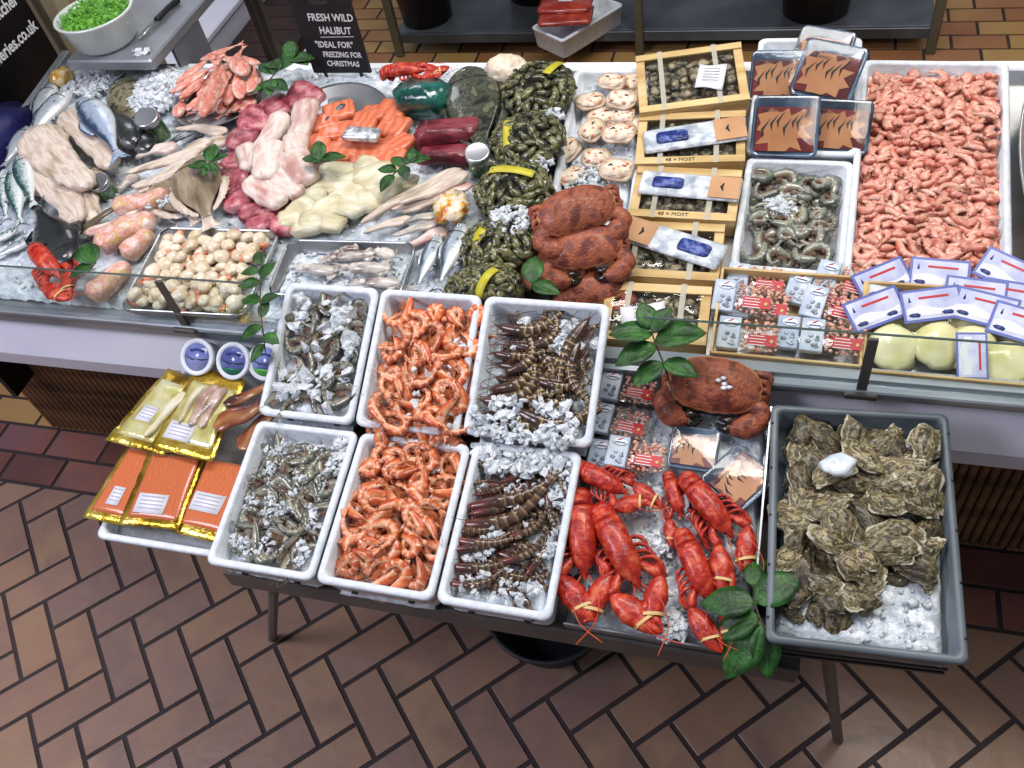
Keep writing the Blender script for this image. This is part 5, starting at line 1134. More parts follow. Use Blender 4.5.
for q, (u, v, w_, d_, a) in enumerate([(322, 124, 34, 18, .5), (340, 112, 30, 16, .5), (318, 146, 26, 22, .3), (338, 132, 34, 18, .1), (344, 152, 32, 18, 0), (366, 122, 26, 22, 0), (376, 114, 30, 16, -.1), (392, 112, 32, 22, -.2), (394, 128, 32, 20, -.3), (398, 144, 28, 22, -.5), (372, 150, 34, 20, 0), (366, 162, 30, 14, 0), (390, 158, 30, 22, -.2), (352, 142, 28, 14, 0)]):
    p = P(u, v, off(bz, .022)); mm = (P(u + 10, v, off(bz, .022)) - p).length / 10; o = mk_chunk('salmon_piece', M['salmon'], w_ * mm, d_ * mm * 1.35, .02, q, .16, .006, taper=.98); tag(o, SA, 'fish piece', 'salmon pieces'); put(o, p - Vector((0, 0, .008)), a, ru(-.12, .12), ru(0, .2))
p = P(363, 137, off(bz, .05)); o = mk_chunk('salmon_piece', M['skin_silver'], .09, .042, .014, 3, .12, .005, taper=.98); tag(o, 'salmon piece turned silver skin upward on the orange pieces', 'fish piece'); put(o, p, -.05, 0, .1)
for q, (u, v, w_, d_, a) in enumerate([(338, 172, 40, 18, .1), (370, 166, 30, 16, 0), (326, 188, 46, 13, 0), (320, 180, 44, 13, .1), (378, 180, 46, 30, .7), (394, 190, 44, 16, .8), (312, 196, 30, 16, .1), (330, 208, 34, 20, .6), (352, 206, 34, 20, -.2), (300, 212, 28, 26, -.6), (322, 222, 44, 16, 0), (370, 200, 32, 24, .3), (292, 220, 28, 20, .2), (348, 190, 40, 18, 0), (352, 180, 30, 16, .3), (308, 226, 34, 14, .1)]):
    p = P(u, v, off(bz, .024)); mm = (P(u + 10, v, off(bz, .024)) - p).length / 10; o = mk_chunk('fillet_piece', M['cream_fillet'], w_ * mm, d_ * mm * 1.3, .024, q + 30, .35, .007, taper=.8); tag(o, 'cream white fish piece at the near end of the oval platter', 'fish piece', 'cream fish pieces'); put(o, p - Vector((0, 0, .01)), a, ru(-.15, .15), ru(-.05, .25))
# long fillets beside the platter
for q, (A, B, hw, m, dz) in enumerate([((462, 172), (362, 226), 9, 'white_fillet', .03), ((470, 176), (400, 206), 9, 'white_fillet', .04), ((474, 186), (392, 212), 7, 'pink_fillet', .03), ((466, 196), (404, 214), 8, 'white_fillet', .024), ((412, 218), (364, 234), 6, 'white_fillet', .02), ((440, 222), (392, 236), 6, 'dark_skin2', .02), ((438, 214), (404, 222), 5, 'dark_skin2', .026), ((448, 232), (408, 246), 8, 'pink_fillet', .012), ((420, 176), (380, 204), 6, 'white_fillet', .02)]):
    M.setdefault('dark_skin2', mat('dark_skin2', [H('8c8880'), H('a8a298'), H('bdb6aa')], 40, .25, coat=.5))
    fillet(A, B, hw, M[m], ['longest white fillet running from the leaf sprig to the yellow garnish', 'topmost white fillet by the dark red tuna slab', 'pinkish fillet between two white ones by the garnish', 'white fillet ending at the yellow garnish', 'thin fillet at the squid tray end of the fan', 'grey skinned fillet in the middle of the fan', 'small grey skinned fillet beside the garnish', 'pink white fillet at the bottom of the fan', 'narrow white fillet beside the cream pieces'][q], dz, taper=.35, bend=ru(-.06, .06))
g_ = MB().ico((0, 0, .012), (.036, .045, .02), 3, .5, 3, 7).build('monkfish_piece', mat('garnish', [H('c9a26a'), H('e0c79a'), H('e8dcd0'), H('d9b43a'), H('c86a40')], 30, .3, .2, coat=.4)); tag(g_, 'cream piece with yellow and orange patches above the two silver fish', 'fish piece'); put(g_, P(452, 212, off(bz, .03)), .3)
fish((440, 238), (416, 296), 8, M['silver'], 'silver fish beside the squid tray, behind the orange prawn box', dz=.02); fish((464, 228), (438, 296), 10, M['silver'], 'larger silver fish leaning against the mussel bags', dz=.035)
# tuna loin, green bag, lobster and dark flatfish at the back
p = P(450, 140, off(bz, .02)); o = mk_chunk('tuna_loin', M['dark_tuna'], .15, .075, .045, 4, .2, .016, taper=.9, n=5, low=.02); tag(o, 'thick dark red tuna loin below the green bag', 'fish piece'); put(o, p, .06, 0, .1)
p = P(446, 160, off(bz, .012)); o = mk_chunk('tuna_loin', M['dark_tuna'], .13, .055, .028, 9, .2, .016, taper=.9, n=5, low=.02); tag(o, 'flat dark red tuna slab in front of the thick loin', 'fish piece'); put(o, p, .12, 0, .1)
gb = MB().stack([rrect(.11, .09, .02, 0, 5), rrect(.135, .105, .03, .02, 5), rrect(.13, .1, .03, .05, 5), rrect(.09, .07, .02, .065, 5), rrect(.03, .02, .008, .07, 5)]).noise(.012, 22, 3).noise(.004, 70, 5).build('plastic_bag', mat('green_bag', [H('06302c'), H('0c4a42'), H('1c6a5c')], 14, .12, .4, 40, coat=.8)); tag(gb, 'dark green plastic bag behind the tuna loin', 'bag'); put(gb, P(428, 108, off(bz, .01)), -.15)
o = mk_lobster(claws=((0, -46), (-30, 30))); tag(o, 'red lobster at the back of the counter above the green bag', 'lobster'); lie(o, (384, 76), (428, 74), bz, .06, -.038, .106, nrm=BN)
for A, B, hw, lab, dz, k in (((468, 72), (486, 172), 24, 'dark mottled flatfish lying topmost beside the mussel bags', .03, .016), ((494, 72), (500, 150), 18, 'dark flatfish half hidden behind the topmost one', .016, .014)):
    L = dist(A, B, off(bz, dz)); mm = L / math.hypot(A[0] - B[0], A[1] - B[1]); o = mk_flatfish('flatfish', M['turbot'], L * .85, hw * mm * .8, k); tag(o, lab, 'flatfish'); lie(o, B, A, bz, dz, -L * .575, L * .425, fit=1, nrm=BN)
o = MB().ico((0, 0, .02), (.05, .04, .03), 3, .4, 3, 9).build('crab_meat', M['dressed']); tag(o, 'pale pinkish lump behind the farthest mussel bag', 'seafood'); put(o, P(508, 76, off(bz, .03)), .2)
# ---------------------------------------------------------------- mussel bags
M['net'] = mat('net', H('15180f'), rough=.5); M['yellow_tag'] = mat('yellow_tag', [H('b5aa22'), H('c8c03c')], 20, .35)
K_MU = [Kind(mk_mussel(k)) for k in range(4)]
for q, (u, v, rx, ry, a, lab, wh) in enumerate([(538, 92, .082, .088, .2, 'net bag of mussels at the back of the row by the dressed crab tray', 'farthest bag'), (528, 142, .08, .078, .1, 'net bag of mussels second from the back with yellow strap round its side', 'second bag'), (514, 192, .078, .075, .1, 'net bag of mussels in the middle of the row under ice', 'middle bag'), (499, 246, .08, .06, .3, 'net bag of mussels beside the two silver fish', 'fourth bag'), (486, 288, .072, .04, .1, 'net bag of mussels nearest the prawn boxes', 'nearest bag')]):
    o = empty('mussel_bag'); tag(o, lab, 'net bag'); c = P(u, v, off(bz, .035)); h = .036
    MB().ico((0, 0, 0), (rx * .9, ry * .9, h * .9), 3, .15, 3, q).build('dark_core', M['net'], o)  # added dark core, stands in for the shade between the mussels
    nt2 = MB()
    for m_ in range(13):
        a_ = PI * m_ / 13; nt2.loft([Vector((rx * 1.06 * math.cos(a_ + .4 * math.sin(t)) * math.cos(t), ry * 1.06 * math.sin(a_ + .4 * math.sin(t)) * math.cos(t), h * 1.18 * math.sin(t))) for t in [PI * i / 16 for i in range(17)]], [.0008] * 17, 3)
    for m_ in range(7):
        t = (m_ + .5) / 7 * PI / 2; nt2.loft([Vector((rx * 1.06 * math.cos(t) * math.cos(b_), ry * 1.06 * math.cos(t) * math.sin(b_), h * 1.18 * math.sin(t))) for b_ in [2 * PI * i / 24 for i in range(25)]], [.0008] * 25, 3)
    nt2.build('net', M['net'], o)
    cx__, t0_, t1_, rr_ = [(.15, 1.7, 2.7, -.5), (-.62, .9, 2.3, .1), (.1, 1.0, 2.3, 1.35), (-.45, .4, 1.5, -.7), (.1, .5, 2.2, -.5)][q]; tg = []
    for i in range(13):
        t = t0_ + (t1_ - t0_) * i / 12; kk = math.sqrt(1 - cx__ ** 2); tg.append([Vector((rx * (cx__ + e), -ry * 1.13 * kk * math.cos(t), h * 1.3 * kk * math.sin(t) + .002)) for e in (0, .12, .25)])
    MB().sheet(tg, 0, .0012).map(lambda p: Matrix.Rotation(rr_, 3, 'Z') @ p).build('yellow_tag', M['yellow_tag'], o)
    put(o, c, a, normal=BN)
    n = 64
    for k in range(n):
        z = 1 - (k + .5) / n * 1.05; r = math.sqrt(max(0, 1 - z * z)); ph = k * 2.39996; loc = Vector((rx * r * math.cos(ph), ry * r * math.sin(ph), h * z)); nn = Vector((loc.x / rx ** 2, loc.y / ry ** 2, loc.z / h ** 2)).normalized()
        s_ = tag(K_MU[k % 4].get(), 'dark olive mussel inside the ' + wh + ' of the row', 'mussel', 'mussels in the ' + wh); put(s_, c + rotm(a, normal=BN) @ loc, ru(0, 6.28), ru(-.4, .4), ru(-.4, .4), ru(.95, 1.3), nn)
for u, v, r, n_, lab in ((552, 118, .03, 50, 'ice between the farthest and second mussel bags'), (540, 165, .03, 60, 'ice between the second and middle mussel bags'), (512, 220, .045, 130, 'ice spilled over the front of the middle mussel bag'), (524, 232, .035, 60, 'ice beside the crab pile and mussel bags')): ice_heap(u, v, off(bz, .065 if v in (220,) else .04), (r, r), .014, lab, n_, csz=.009)
# ---------------------------------------------------------------- scallop and squid trays
M['tray_steel'] = mat('tray_steel', [H('8c9094'), H('a6a9ac'), H('bcbfc2')], 5, .25, .03, 25, metal=.8)
tz = off(bz, .03)
_, R_SC = tray_px('scallop_tray', 'steel tray full of white scallop meats', [(164, 225), (279, 230), (242, 320), (118, 306)], .035, M['tray_steel'], tz, wall=.007, r=.03, cat='tray')
_, R_SQ = tray_px('squid_tray', 'steel tray with squid lying on ice', [(292, 236), (414, 243), (402, 300), (262, 294)], .04, M['tray_steel'], tz, wall=.007, r=.03, cat='tray')
def in_rot(R, fx, fy): x0, x1, y0, y1, a = R; dx = (x1 - x0) * (fx - .5); dy = (y1 - y0) * (fy - .5); return Vector(((x0 + x1) / 2 + dx * math.cos(a) - dy * math.sin(a), (y0 + y1) / 2 + dx * math.sin(a) + dy * math.cos(a)))
K_SC = [Kind(mk_scallop(k, k % 2 == 0)) for k in range(6)]
for lay, (nx, ny, dz) in enumerate(((9, 8, -.02), (8, 7, -.004))):
    for i in range(nx):
        for j in range(ny):
            q = in_rot(R_SC, .08 + .84 * (i + .5 + ru(-.3, .3)) / nx, .09 + .82 * (j + .5 + ru(-.3, .3)) / ny)
            put(tag(random.choice(K_SC).get(), 'round white scallop meat in the steel tray', 'scallop', 'scallop meats'), Vector((q.x, q.y, tz(q.x, q.y) + dz + ru(-.003, .004))), ru(0, 6.28), ru(-.5, .5), ru(-.5, .5), ru(.85, 1.15))
q = in_rot(R_SQ, .5, .5); sw, sd_ = (R_SQ[1] - R_SQ[0]) / 2 - .02, (R_SQ[3] - R_SQ[2]) / 2 - .02
si = MB(); si.sheet([[Vector((-sw + 2 * sw * i / 24, -sd_ + 2 * sd_ * j / 20, .004 * mnoise.noise(Vector((i * .7, j * .7, 2))))) for j in range(21)] for i in range(25)][::-1])
for k in range(120): si.ico((ru(-sw, sw), ru(-sd_, sd_), .003), (ru(.003, .007), ru(.003, .006), .004), 1, 1, 2, k, 1)
o = si.build('crushed_ice', [M['ice'], M['ice_chip']]); tag(o, 'ice under the squid in the steel tray', 'ice', kind='stuff'); put(o, Vector((q.x, q.y, tz(q.x, q.y) - .022)), R_SQ[4])
M['squid'] = mat('squid', [H('6e5a54'), H('a59a92'), H('c9c2b8'), H('d8d2c8')], 26, .2, .12, 60, rand=.12, coat=.6)
for k, (A, B, hw, lab) in enumerate((((378, 256), (318, 262), 6, 'squid lying farthest back in the steel tray'), ((360, 250), (330, 256), 5, 'pale squid at the top edge of the squid tray'), ((392, 272), (330, 270), 7, 'topmost squid with mottled skin in the steel tray'), ((340, 276), (296, 268), 6, 'dark nosed squid at the end by the sprig'), ((396, 260), (374, 252), 6, 'squid head with dark tentacles in the tray corner'), ((400, 286), (350, 284), 6, 'squid nearest the prawn boxes'))):
    zz = off(tz, -.012 + .004 * (k % 3)); L = dist(A, B, zz); mm = L / math.hypot(A[0] - B[0], A[1] - B[1]); w_ = hw * mm
    o = MB().loft([Vector((L * (t - .5), 0, w_ * .6)) for t in (0, .05, .2, .45, .62, .66)], [(w_ * r, w_ * r * .7) for r in (.1, .4, .9, 1, .85, .5)], 12).noise(.002, 40, k).build('squid', M['squid']); tag(o, lab, 'squid')
    MB().sheet([[Vector((-L * .48 + L * .22 * i / 5, y * w_ * 1.5 * math.sin(PI * (i + .6) / 6.2), w_ * .6)) for y in (-1, 0, 1)] for i in range(6)], 0, .001).build('fin', M['squid'], o)
    MB().ico((L * .22, 0, w_ * .6), (w_ * .7, w_ * .55, w_ * .5), 2, .1, 2, k).build('head', M['squid'], o)
    t = MB()
    for a_ in range(7): y = (a_ - 3) / 3; t.loft([Vector((L * .24, y * w_ * .3, w_ * .5)), Vector((L * .36, y * w_ * .6, w_ * .5)), Vector((L * .5, y * w_ * (.4 + ru(0, .6)), w_ * .3))], [w_ * .18, w_ * .13, w_ * .04], 5)
    t.build('tentacles', M['squid'], o); lie(o, A, B, zz, 0, -L / 2, L / 2, fit=1, nrm=BN)
# ---------------------------------------------------------------- at the glass: lobster, pink fish
o = mk_lobster(claws=((0, -30), (-30, 14))); tag(o, 'red lobster behind the low glass screen beside the black fish', 'lobster'); lie(o, (38, 252), (64, 282), bz, .03, -.038, .106, nrm=BN)
for q, (A, B, hw, lab, dz, yl) in enumerate((((98, 250), (158, 222), 20, 'plump pink fish pieces with yellow patches above the leaf sprig', .02, 1), ((118, 214), (172, 200), 13, 'orange pink fish piece beside the brown soles', .014, 0), ((92, 300), (132, 270), 16, 'pink and yellow fish piece behind the glass by the scallop tray', .014, 1), ((128, 262), (152, 236), 12, 'yellowish fish piece touching the scallop tray', .012, 1))):
    fillet(A, B, hw, M['pinkfish'], lab, dz, name='fish_piece', cat='fish piece', h=.022, taper=.7, bend=ru(-.1, .1))
fillet((78, 234), (128, 198), 5, M['sole'], 'narrow brown skinned fillet behind the pink fish pieces', .03, bend=.04); fillet((84, 236), (150, 204), 7, M['pink_fillet'], 'pale pink fillet between the brown strip and pink fish', .022)
ice_heap(158, 200, off(bz, .03), (.04, .03), .012, 'small ice heap on the orange fish piece', 80, csz=.007)
# ---------------------------------------------------------------- leaf sprigs
def sprig(name_uv, dz, label, stem, leaves, s=1, zf=bz, rz=0):
    o = mk_sprig('leaf_sprig', label, leaves, stem); put(o, P(*name_uv, off(zf, dz)), rz, s=s); return o
sprig((210, 168), .06, 'leaf sprig between the brown sole and the tuna pieces', [(-.02, -.03, 0), (0, 0, .012), (.01, .01, .015)], [(.6, 95, .5, .06), (.4, 175, .1, .055), (.5, 200, .2, .045), (.8, 30, .3, .045), (.5, -40, .1, .045), (.5, -80, .1, .04)])
sprig((322, 162), .075, 'three leaf sprig on the cream and orange fish pieces', [(0, -.03, 0), (0, 0, .01)], [(.8, 110, .6, .06), (.8, 170, .2, .05), (.8, 20, .2, .06)])
sprig((404, 172), .06, 'leaf sprig at the edge of the oval platter by the tuna slab', [(-.03, -.03, 0), (0, 0, .015), (.02, .02, .02)], [(.3, 170, .2, .05), (.6, 60, .3, .05), (.8, 20, .2, .05), (.5, -60, .1, .045), (.9, 100, .4, .04), (.2, -110, 0, .05), (.5, 140, .3, .045)])
sprig((285, 78), .04, 'bunch of bright green leaves behind the red fish platter', [(-.04, -.06, 0), (-.01, 0, .02), (.02, .05, .03)], [(.1, 200, .2, .06), (.2, -20, .2, .07), (.4, 150, .4, .06), (.5, 40, .4, .07), (.7, 80, .5, .06), (.8, 0, .3, .07), (.9, 120, .5, .06), (.3, -70, .1, .06), (.6, 180, .3, .05), (.4, 90, .6, .05), (.9, -30, .2, .06)], 1.1)
sprig((96, 262), .07, 'two dark leaves beside the red lobster and black fish', [(.0, -.03, 0), (0, 0, .0)], [(.9, 140, .3, .085), (.6, 215, .1, .06), (.7, 200, .0, .05)])
sprig((262, 300), .09, 'long leafy sprig hanging over the steel rim beside the squid tray', [(.035, -.11, -.06), (.01, -.03, 0), (-.01, .04, .03), (-.03, .09, .035)], [(.95, 120, .4, .05), (.85, 200, .3, .05), (.7, 60, .5, .06), (.6, 190, .2, .06), (.45, 30, .3, .05), (.4, 170, .1, .06), (.25, 220, 0, .06), (.15, -20, .1, .05), (.1, -120, -.2, .05), (.3, 80, .6, .05)], .84)
sprig((654, 352), .16, 'large leafy sprig standing between the wooden crate and the big crab', [(.05, -.08, -.05), (.025, -.03, -.01), (0, .01, .02), (-.01, .035, .03)], [(.98, 120, .6, .065), (.9, 55, .6, .065), (.85, 190, .3, .085), (.7, 15, .3, .1), (.6, 215, .1, .085), (.45, -15, .1, .07), (.4, 225, 0, .07)], .95, zf=zt)
sprig((752, 612), .075, 'leafy sprig over the steel tray edge between lobsters and oysters', [(-.01, .06, 0), (0, .03, .02), (.005, 0, .02), (.02, -.03, .012)], [(.1, 60, .2, .05), (.3, 95, .1, .05), (.6, 185, .0, .085), (.65, 40, .35, .09), (.8, 205, -.3, .075), (.9, -120, -.5, .1), (.95, -75, -.5, .075), (.5, 20, .1, .06)], 1.0, zf=zt)
sprig((532, 282), .07, 'pair of leaves between the nearest mussel bag and the crabs', [(.0, -.02, 0), (0, 0, .0)], [(.9, 95, .4, .07), (.6, -10, .1, .06)])
# ================================================================ gold packs, tubs and kippers on the white lid
random.seed(66)
M['gold'] = mat('gold', [H('8a6a1c'), H('c9a536'), H('e6cc6a')], 16, .22, .35, 45, metal=.75, detail=2)
M['gold_inner'] = mat('gold_inner', [H('b8b06a'), H('d8d088'), H('e8e6c0')], 20, .2, .2, 50, metal=.4)
M['kipper'] = mat('kipper', [H('3e1c10'), H('6a3420'), H('8e5230'), H('a87848')], 24, .2, .2, 70, coat=.6, stretch=(.4, 1, 1))
M['haddock'] = mat('haddock', [H('8a6a5c'), H('a88a7c'), H('c2aca0')], 30, .25, .25, 70, coat=.5)
def zp(x, y): return .706 + .082 * (y - .615)
def quad_pts(q, zf):
    return [P(u, v, zf) for u, v in q]
def vac_pack(lab, q, dz, inner=None, labels=(), fishes=(), wave=.002):
    """a flat sealed pack from its corners BL, BR, TR, TL"""
    a, b_, c, d = quad_pts(q, off(zp, dz)); cen = (a + b_ + c + d) / 4; o = tag(empty('sealed_pack', cen), lab, 'packet')
    def at_(s_, t, h=0): return (a * (1 - s_) * (1 - t) + b_ * s_ * (1 - t) + c * s_ * t + d * (1 - s_) * t) - cen + Vector((0, 0, h))
    n = 14
    MB().sheet([[at_(i / n, j / n, wave * mnoise.noise(Vector((i * .7, j * .7, dz * 90))) + .003 * math.sin(PI * i / n) * math.sin(PI * j / n)) for j in range(n + 1)] for i in range(n + 1)][::-1], 0, .0012).build('gold_foil', M['gold'], o)
    if inner:
        x0, y0, x1, y1, m = inner
        MB().sheet([[at_(x0 + (x1 - x0) * i / n, y0 + (y1 - y0) * j / n, .0045 + .003 * min(1, 4 * math.sin(PI * i / n) * math.sin(PI * j / n))) for j in range(n + 1)] for i in range(n + 1)][::-1], 0, .002).build('inner_window' if m == 'gold_inner' else 'sliced_salmon', M[m], o)
    for x, y, w_, h_ in labels:
        l = MB().sheet([[at_(x + w_ * (i - .5), y + h_ * (j - .5), .0088) for j in (0, 1)] for i in (0, 1)][::-1], 0, .0006).build('paper_label', M['paper'], o)
        for r_ in range(4): MB().sheet([[at_(x + w_ * (i - .5) * .8, y + h_ * (.32 - r_ * .2 + .05 * j), .0092) for j in (0, 1)] for i in (0, 1)][::-1]).build('printed_line', M['grey_ink'], l)
    for (x, y, x1, y1, hw, m) in fishes:
        p0, p1 = at_(x, y, .01), at_(x1, y1, .01); L = (p1 - p0).length; f = mk_fillet('fish_fillet', M[m], L, hw, .007, random.random() * .1, 5, .6); f.parent = o; dd = p1 - p0; put(f, (p0 + p1) / 2 - Vector((0, 0, .006)), math.atan2(dd.y, dd.x))
    return o
vac_pack('gold edged pack of sliced orange salmon nearest the lid corner, its side covered', [(82, 517), (124, 526), (158, 452), (128, 446)], .006, (.14, .1, .95, .98, 'smoked_salmon'), [(.55, .32, .3, .24)])
vac_pack('gold edged pack of sliced orange salmon between two others', [(118, 524), (178, 530), (205, 458), (148, 452)], .014, (.12, .1, .94, .98, 'smoked_salmon'), [(.45, .28, .5, .26)])
vac_pack('gold edged pack of sliced orange salmon beside the grey prawn box', [(172, 532), (226, 545), (270, 470), (203, 458)], .008, (.1, .12, .95, .98, 'smoked_salmon'), [(.4, .42, .5, .24)])
vac_pack('gold pack with long white smoked fillet on the salmon packs', [(105, 440), (164, 456), (212, 384), (168, 368)], .026, (.1, .1, .92, .85, 'gold_inner'), [(.35, .4, .26, .2)], [(.62, .12, .72, .86, .012, 'cream_fillet')], .004)
o = vac_pack('gold pack with brown smoked fish and handwriting, topmost of the pile', [(150, 447), (212, 462), (246, 380), (197, 366)], .036, (.1, .12, .92, .82, 'gold_inner'), [(.36, .22, .42, .2)], [(.5, .3, .55, .84, .014, 'haddock'), (.66, .3, .72, .84, .013, 'haddock'), (.3, .3, .36, .8, .008, 'cream_fillet')], .004)
text('smoked', .014, M['white_ink'], o, P(205, 408, off(zp, .056)) - o.location, (0, 0, math.radians(68)), name='handwriting', align='CENTER')
def kip(A, B, hw, lab, dz):
    L = dist(A, B, off(zp, dz)); mm = L / math.hypot(A[0] - B[0], A[1] - B[1]); o = mk_fillet('smoked_fish', M['kipper'], L, hw * mm * 1.35, .006, .06, random.randint(0, 50), .5); tag(o, lab, 'smoked fish'); return lie(o, B, A, off(zp, dz), 0, -L / 2, L / 2, fit=1, nrm=Vector((0, -.1, 1)).normalized())
kip((224, 404), (280, 382), 5, 'narrow smoked brown fish farthest back beside the tubs', .045); kip((214, 427), (276, 396), 9, 'broad smoked brown fish with pointed nose over the gold pack', .05); kip((238, 450), (276, 408), 9, 'orange brown smoked fish next to the white prawn box', .025)
q = quad_pts([(222, 462), (262, 470), (286, 388), (226, 398)], off(zp, .064)); cen = sum(q, Vector()) / 4
o = MB().sheet([[(q[0] * (1 - i / 12) * (1 - j / 12) + q[1] * (i / 12) * (1 - j / 12) + q[2] * (i / 12) * (j / 12) + q[3] * (1 - i / 12) * (j / 12)) - cen + Vector((0, 0, .005 * mnoise.noise(Vector((i * .8, j * .8, 4))))) for j in range(13)] for i in range(13)][::-1]).build('clear_bag', M['clear']); o.location = cen; tag(o, 'crinkled clear plastic bag over the smoked brown fish', 'bag')
# round tubs leaning at the fascia
M['tub_lid'] = mat('tub_lid', [H('4a5490'), H('6a74b4'), H('98a0d0')], 16, .2, coat=.5); M['tub_green'] = mat('tub_green', H('2c7a5c'), rough=.4); M['tub_lime'] = mat('tub_lime', H('5ab04a'), rough=.4)
for k, (u, v, lab) in enumerate(((197, 356, 'round white tub with all blue lid behind the gold packs'), (233, 360, 'round white tub with dark green strip on its blue lid'), (265, 361, 'round white tub with bright green strip beside the prawn box'))):
    o = empty('round_tub'); tag(o, lab, 'tub'); n = 28
    def cir(r, z): return [Vector((r * math.cos(2 * PI * j / n), r * math.sin(2 * PI * j / n), z)) for j in range(n)]
    MB().stack([cir(.023, -.03), cir(.027, -.006), cir(.0285, -.005), cir(.0285, .001), cir(.027, .002), cir(.022, .0015), cir(.0215, .0)]).build('tub', M['white_foam'], o)
    l = MB().stack([cir(.0214, .0), cir(.0214, .0008)]).build('blue_lid', M['tub_lid'], o)
    MB().loft([(-.012, .009, .0012), (0, .012, .0012), (.012, .009, .0012)], [(.002, .0002)] * 3, 5).build('dark_print', M['blue_ink'], l)
    MB().loft([(-.019, .001, .0012), (-.008, -.004, .0012), (0, -.003, .0012), (.008, -.004, .0012), (.019, -.002, .0012)], [(.0006, .0002), (.0012, .0002), (.0004, .0002), (.0012, .0002), (.0006, .0002)], 5).build('wave_print', M['black_ink'], l)
    if k: MB().stack([[Vector((.0212 * math.cos(a), .0212 * math.sin(a), z)) for a in [PI + .55 + (PI - 1.1) * j / 10 for j in range(11)]] for z in (.0009, .0014)]).build('green_strip', M['tub_green' if k == 1 else 'tub_lime'], l)
    put(o, P(u, v + 1, .80), 0, 0, .7, 1.42)

# ================================================================ basin under the table
o = empty('plastic_basin'); tag(o, 'dark round basin on the floor under the display table', 'basin'); n = 36
def cir2(r, z): return [Vector((r * math.cos(2 * PI * j / n), r * math.sin(2 * PI * j / n), z)) for j in range(n)]
MB().stack([cir2(.125, 0), cir2(.15, .1), cir2(.158, .102), cir2(.158, .108), cir2(.148, .108), cir2(.12, .012)]).build('body', M['crate_dark'], o); o.location = (-.44, .9, 0)

# ================================================================ behind the counter
def PX(u, v, X): d = ray(u, v); return Vector((0, 0, CAM_Z)) + d * (X / d.x)
M['wt_steel'] = mat('wt_steel', [H('85888f'), H('95989f'), H('a4a7ad')], 5, .35, .04, 25, metal=.5)
wt = tag(empty('prep_table', (-1.78, 2.2, 0)), 'grey steel prep table with white bowl and knife at the counter back', 'table')
def wp(mb, n_, m, lab=None): return mb.map(lambda p: p - Vector((-1.78, 2.2, 0))).build(n_, m, wt, False, lab)
wp(MB().box((-1.725, 2.25, 1.015), (.27, .92, .03), r=.15), 'tabletop', M['wt_steel'])
wp(MB().box((-1.6, 1.975, .8), (.012, .15, .4)), 'side_panel', mat('side_grey', [H('5c6068'), H('6a6e76')], 5, .5))
for x, y in ((-1.83, 2.03), (-1.62, 2.03), (-1.83, 2.66), (-1.76, 2.6)): wp(MB().box((x, y, .5), (.03, .03, 1.0)), 'leg', M['dark_steel'])
bowl = empty('bowl'); tag(bowl, 'white plastic bowl of chopped green herbs on the prep table', 'bowl')
MB().stack([cir2(.07, 0), cir2(.082, .012), cir2(.1, .075), cir2(.105, .082), cir2(.105, .086), cir2(.098, .086), cir2(.09, .05), cir2(.07, .02)]).build('bowl_body', mat('bowl_white', [H('c4ccc8'), H('d8dedb')], 6, .3, coat=.4), bowl); put(bowl, P(109, 42, 1.03), 0, s=1.02)
hb = MB(); hb.ico((0, 0, .0), (.088, .088, .03), 3, .2, 4, 2)
for k in range(900):
    r = math.sqrt(rnd()) * .095; a = ru(0, 6.28); x, y = r * math.cos(a), r * math.sin(a); z = .035 * (1 - (r / .11) ** 2) + ru(-.004, .006); d = Vector((ru(-1, 1), ru(-1, 1), ru(-.2, .8))).normalized(); sd = d.cross(Vector((0, 0, 1))).normalized(); L = ru(.006, .013)
    p = Vector((x, y, z)); hb.add([p, p + d * L * .5 + sd * L * .3, p + d * L, p + d * L * .5 - sd * L * .3], [(0, 1, 2, 3)])
o = hb.build('herbs', mat('herbs', [H('3c7a1c'), H('5a9a2c'), H('7cb848')], 60, .5, rand=.1), smooth=False); tag(o, 'heap of chopped bright green herbs in the white bowl', 'herbs', kind='stuff'); o.location = P(109, 42, 1.03) + Vector((0, 0, .068))
kn = empty('knife'); tag(kn, 'black handled knife lying on the prep table', 'knife'); a, b_ = P(180, 3, 1.032), P(138, 42, 1.032); L = (a - b_).length
MB().loft([(L * .45, 0, .01), (L * .5, 0, .01), (L * .75, .004, .01), (L * .97, 0, .01), (L, -.004, .009)], [(.006, .006), (.0095, .008), (.008, .008), (.011, .009), (.005, .005)], 10).build('handle', M['black'], kn)
MB().stack([[Vector(p) for p in ((L * .46, -.009, z), (L * .46, .008, z), (L * .2, .008, z), (0, -.007, z), (L * .2, -.0085, z))] for z in (.008, .0095)]).build('blade', M['steel'], kn); put(kn, b_, math.atan2((a - b_).y, (a - b_).x))
ice_heap(140, 52, 1.034, (.04, .02), .004, 'few drops of melted ice on the prep table edge', 8, csz=.01)
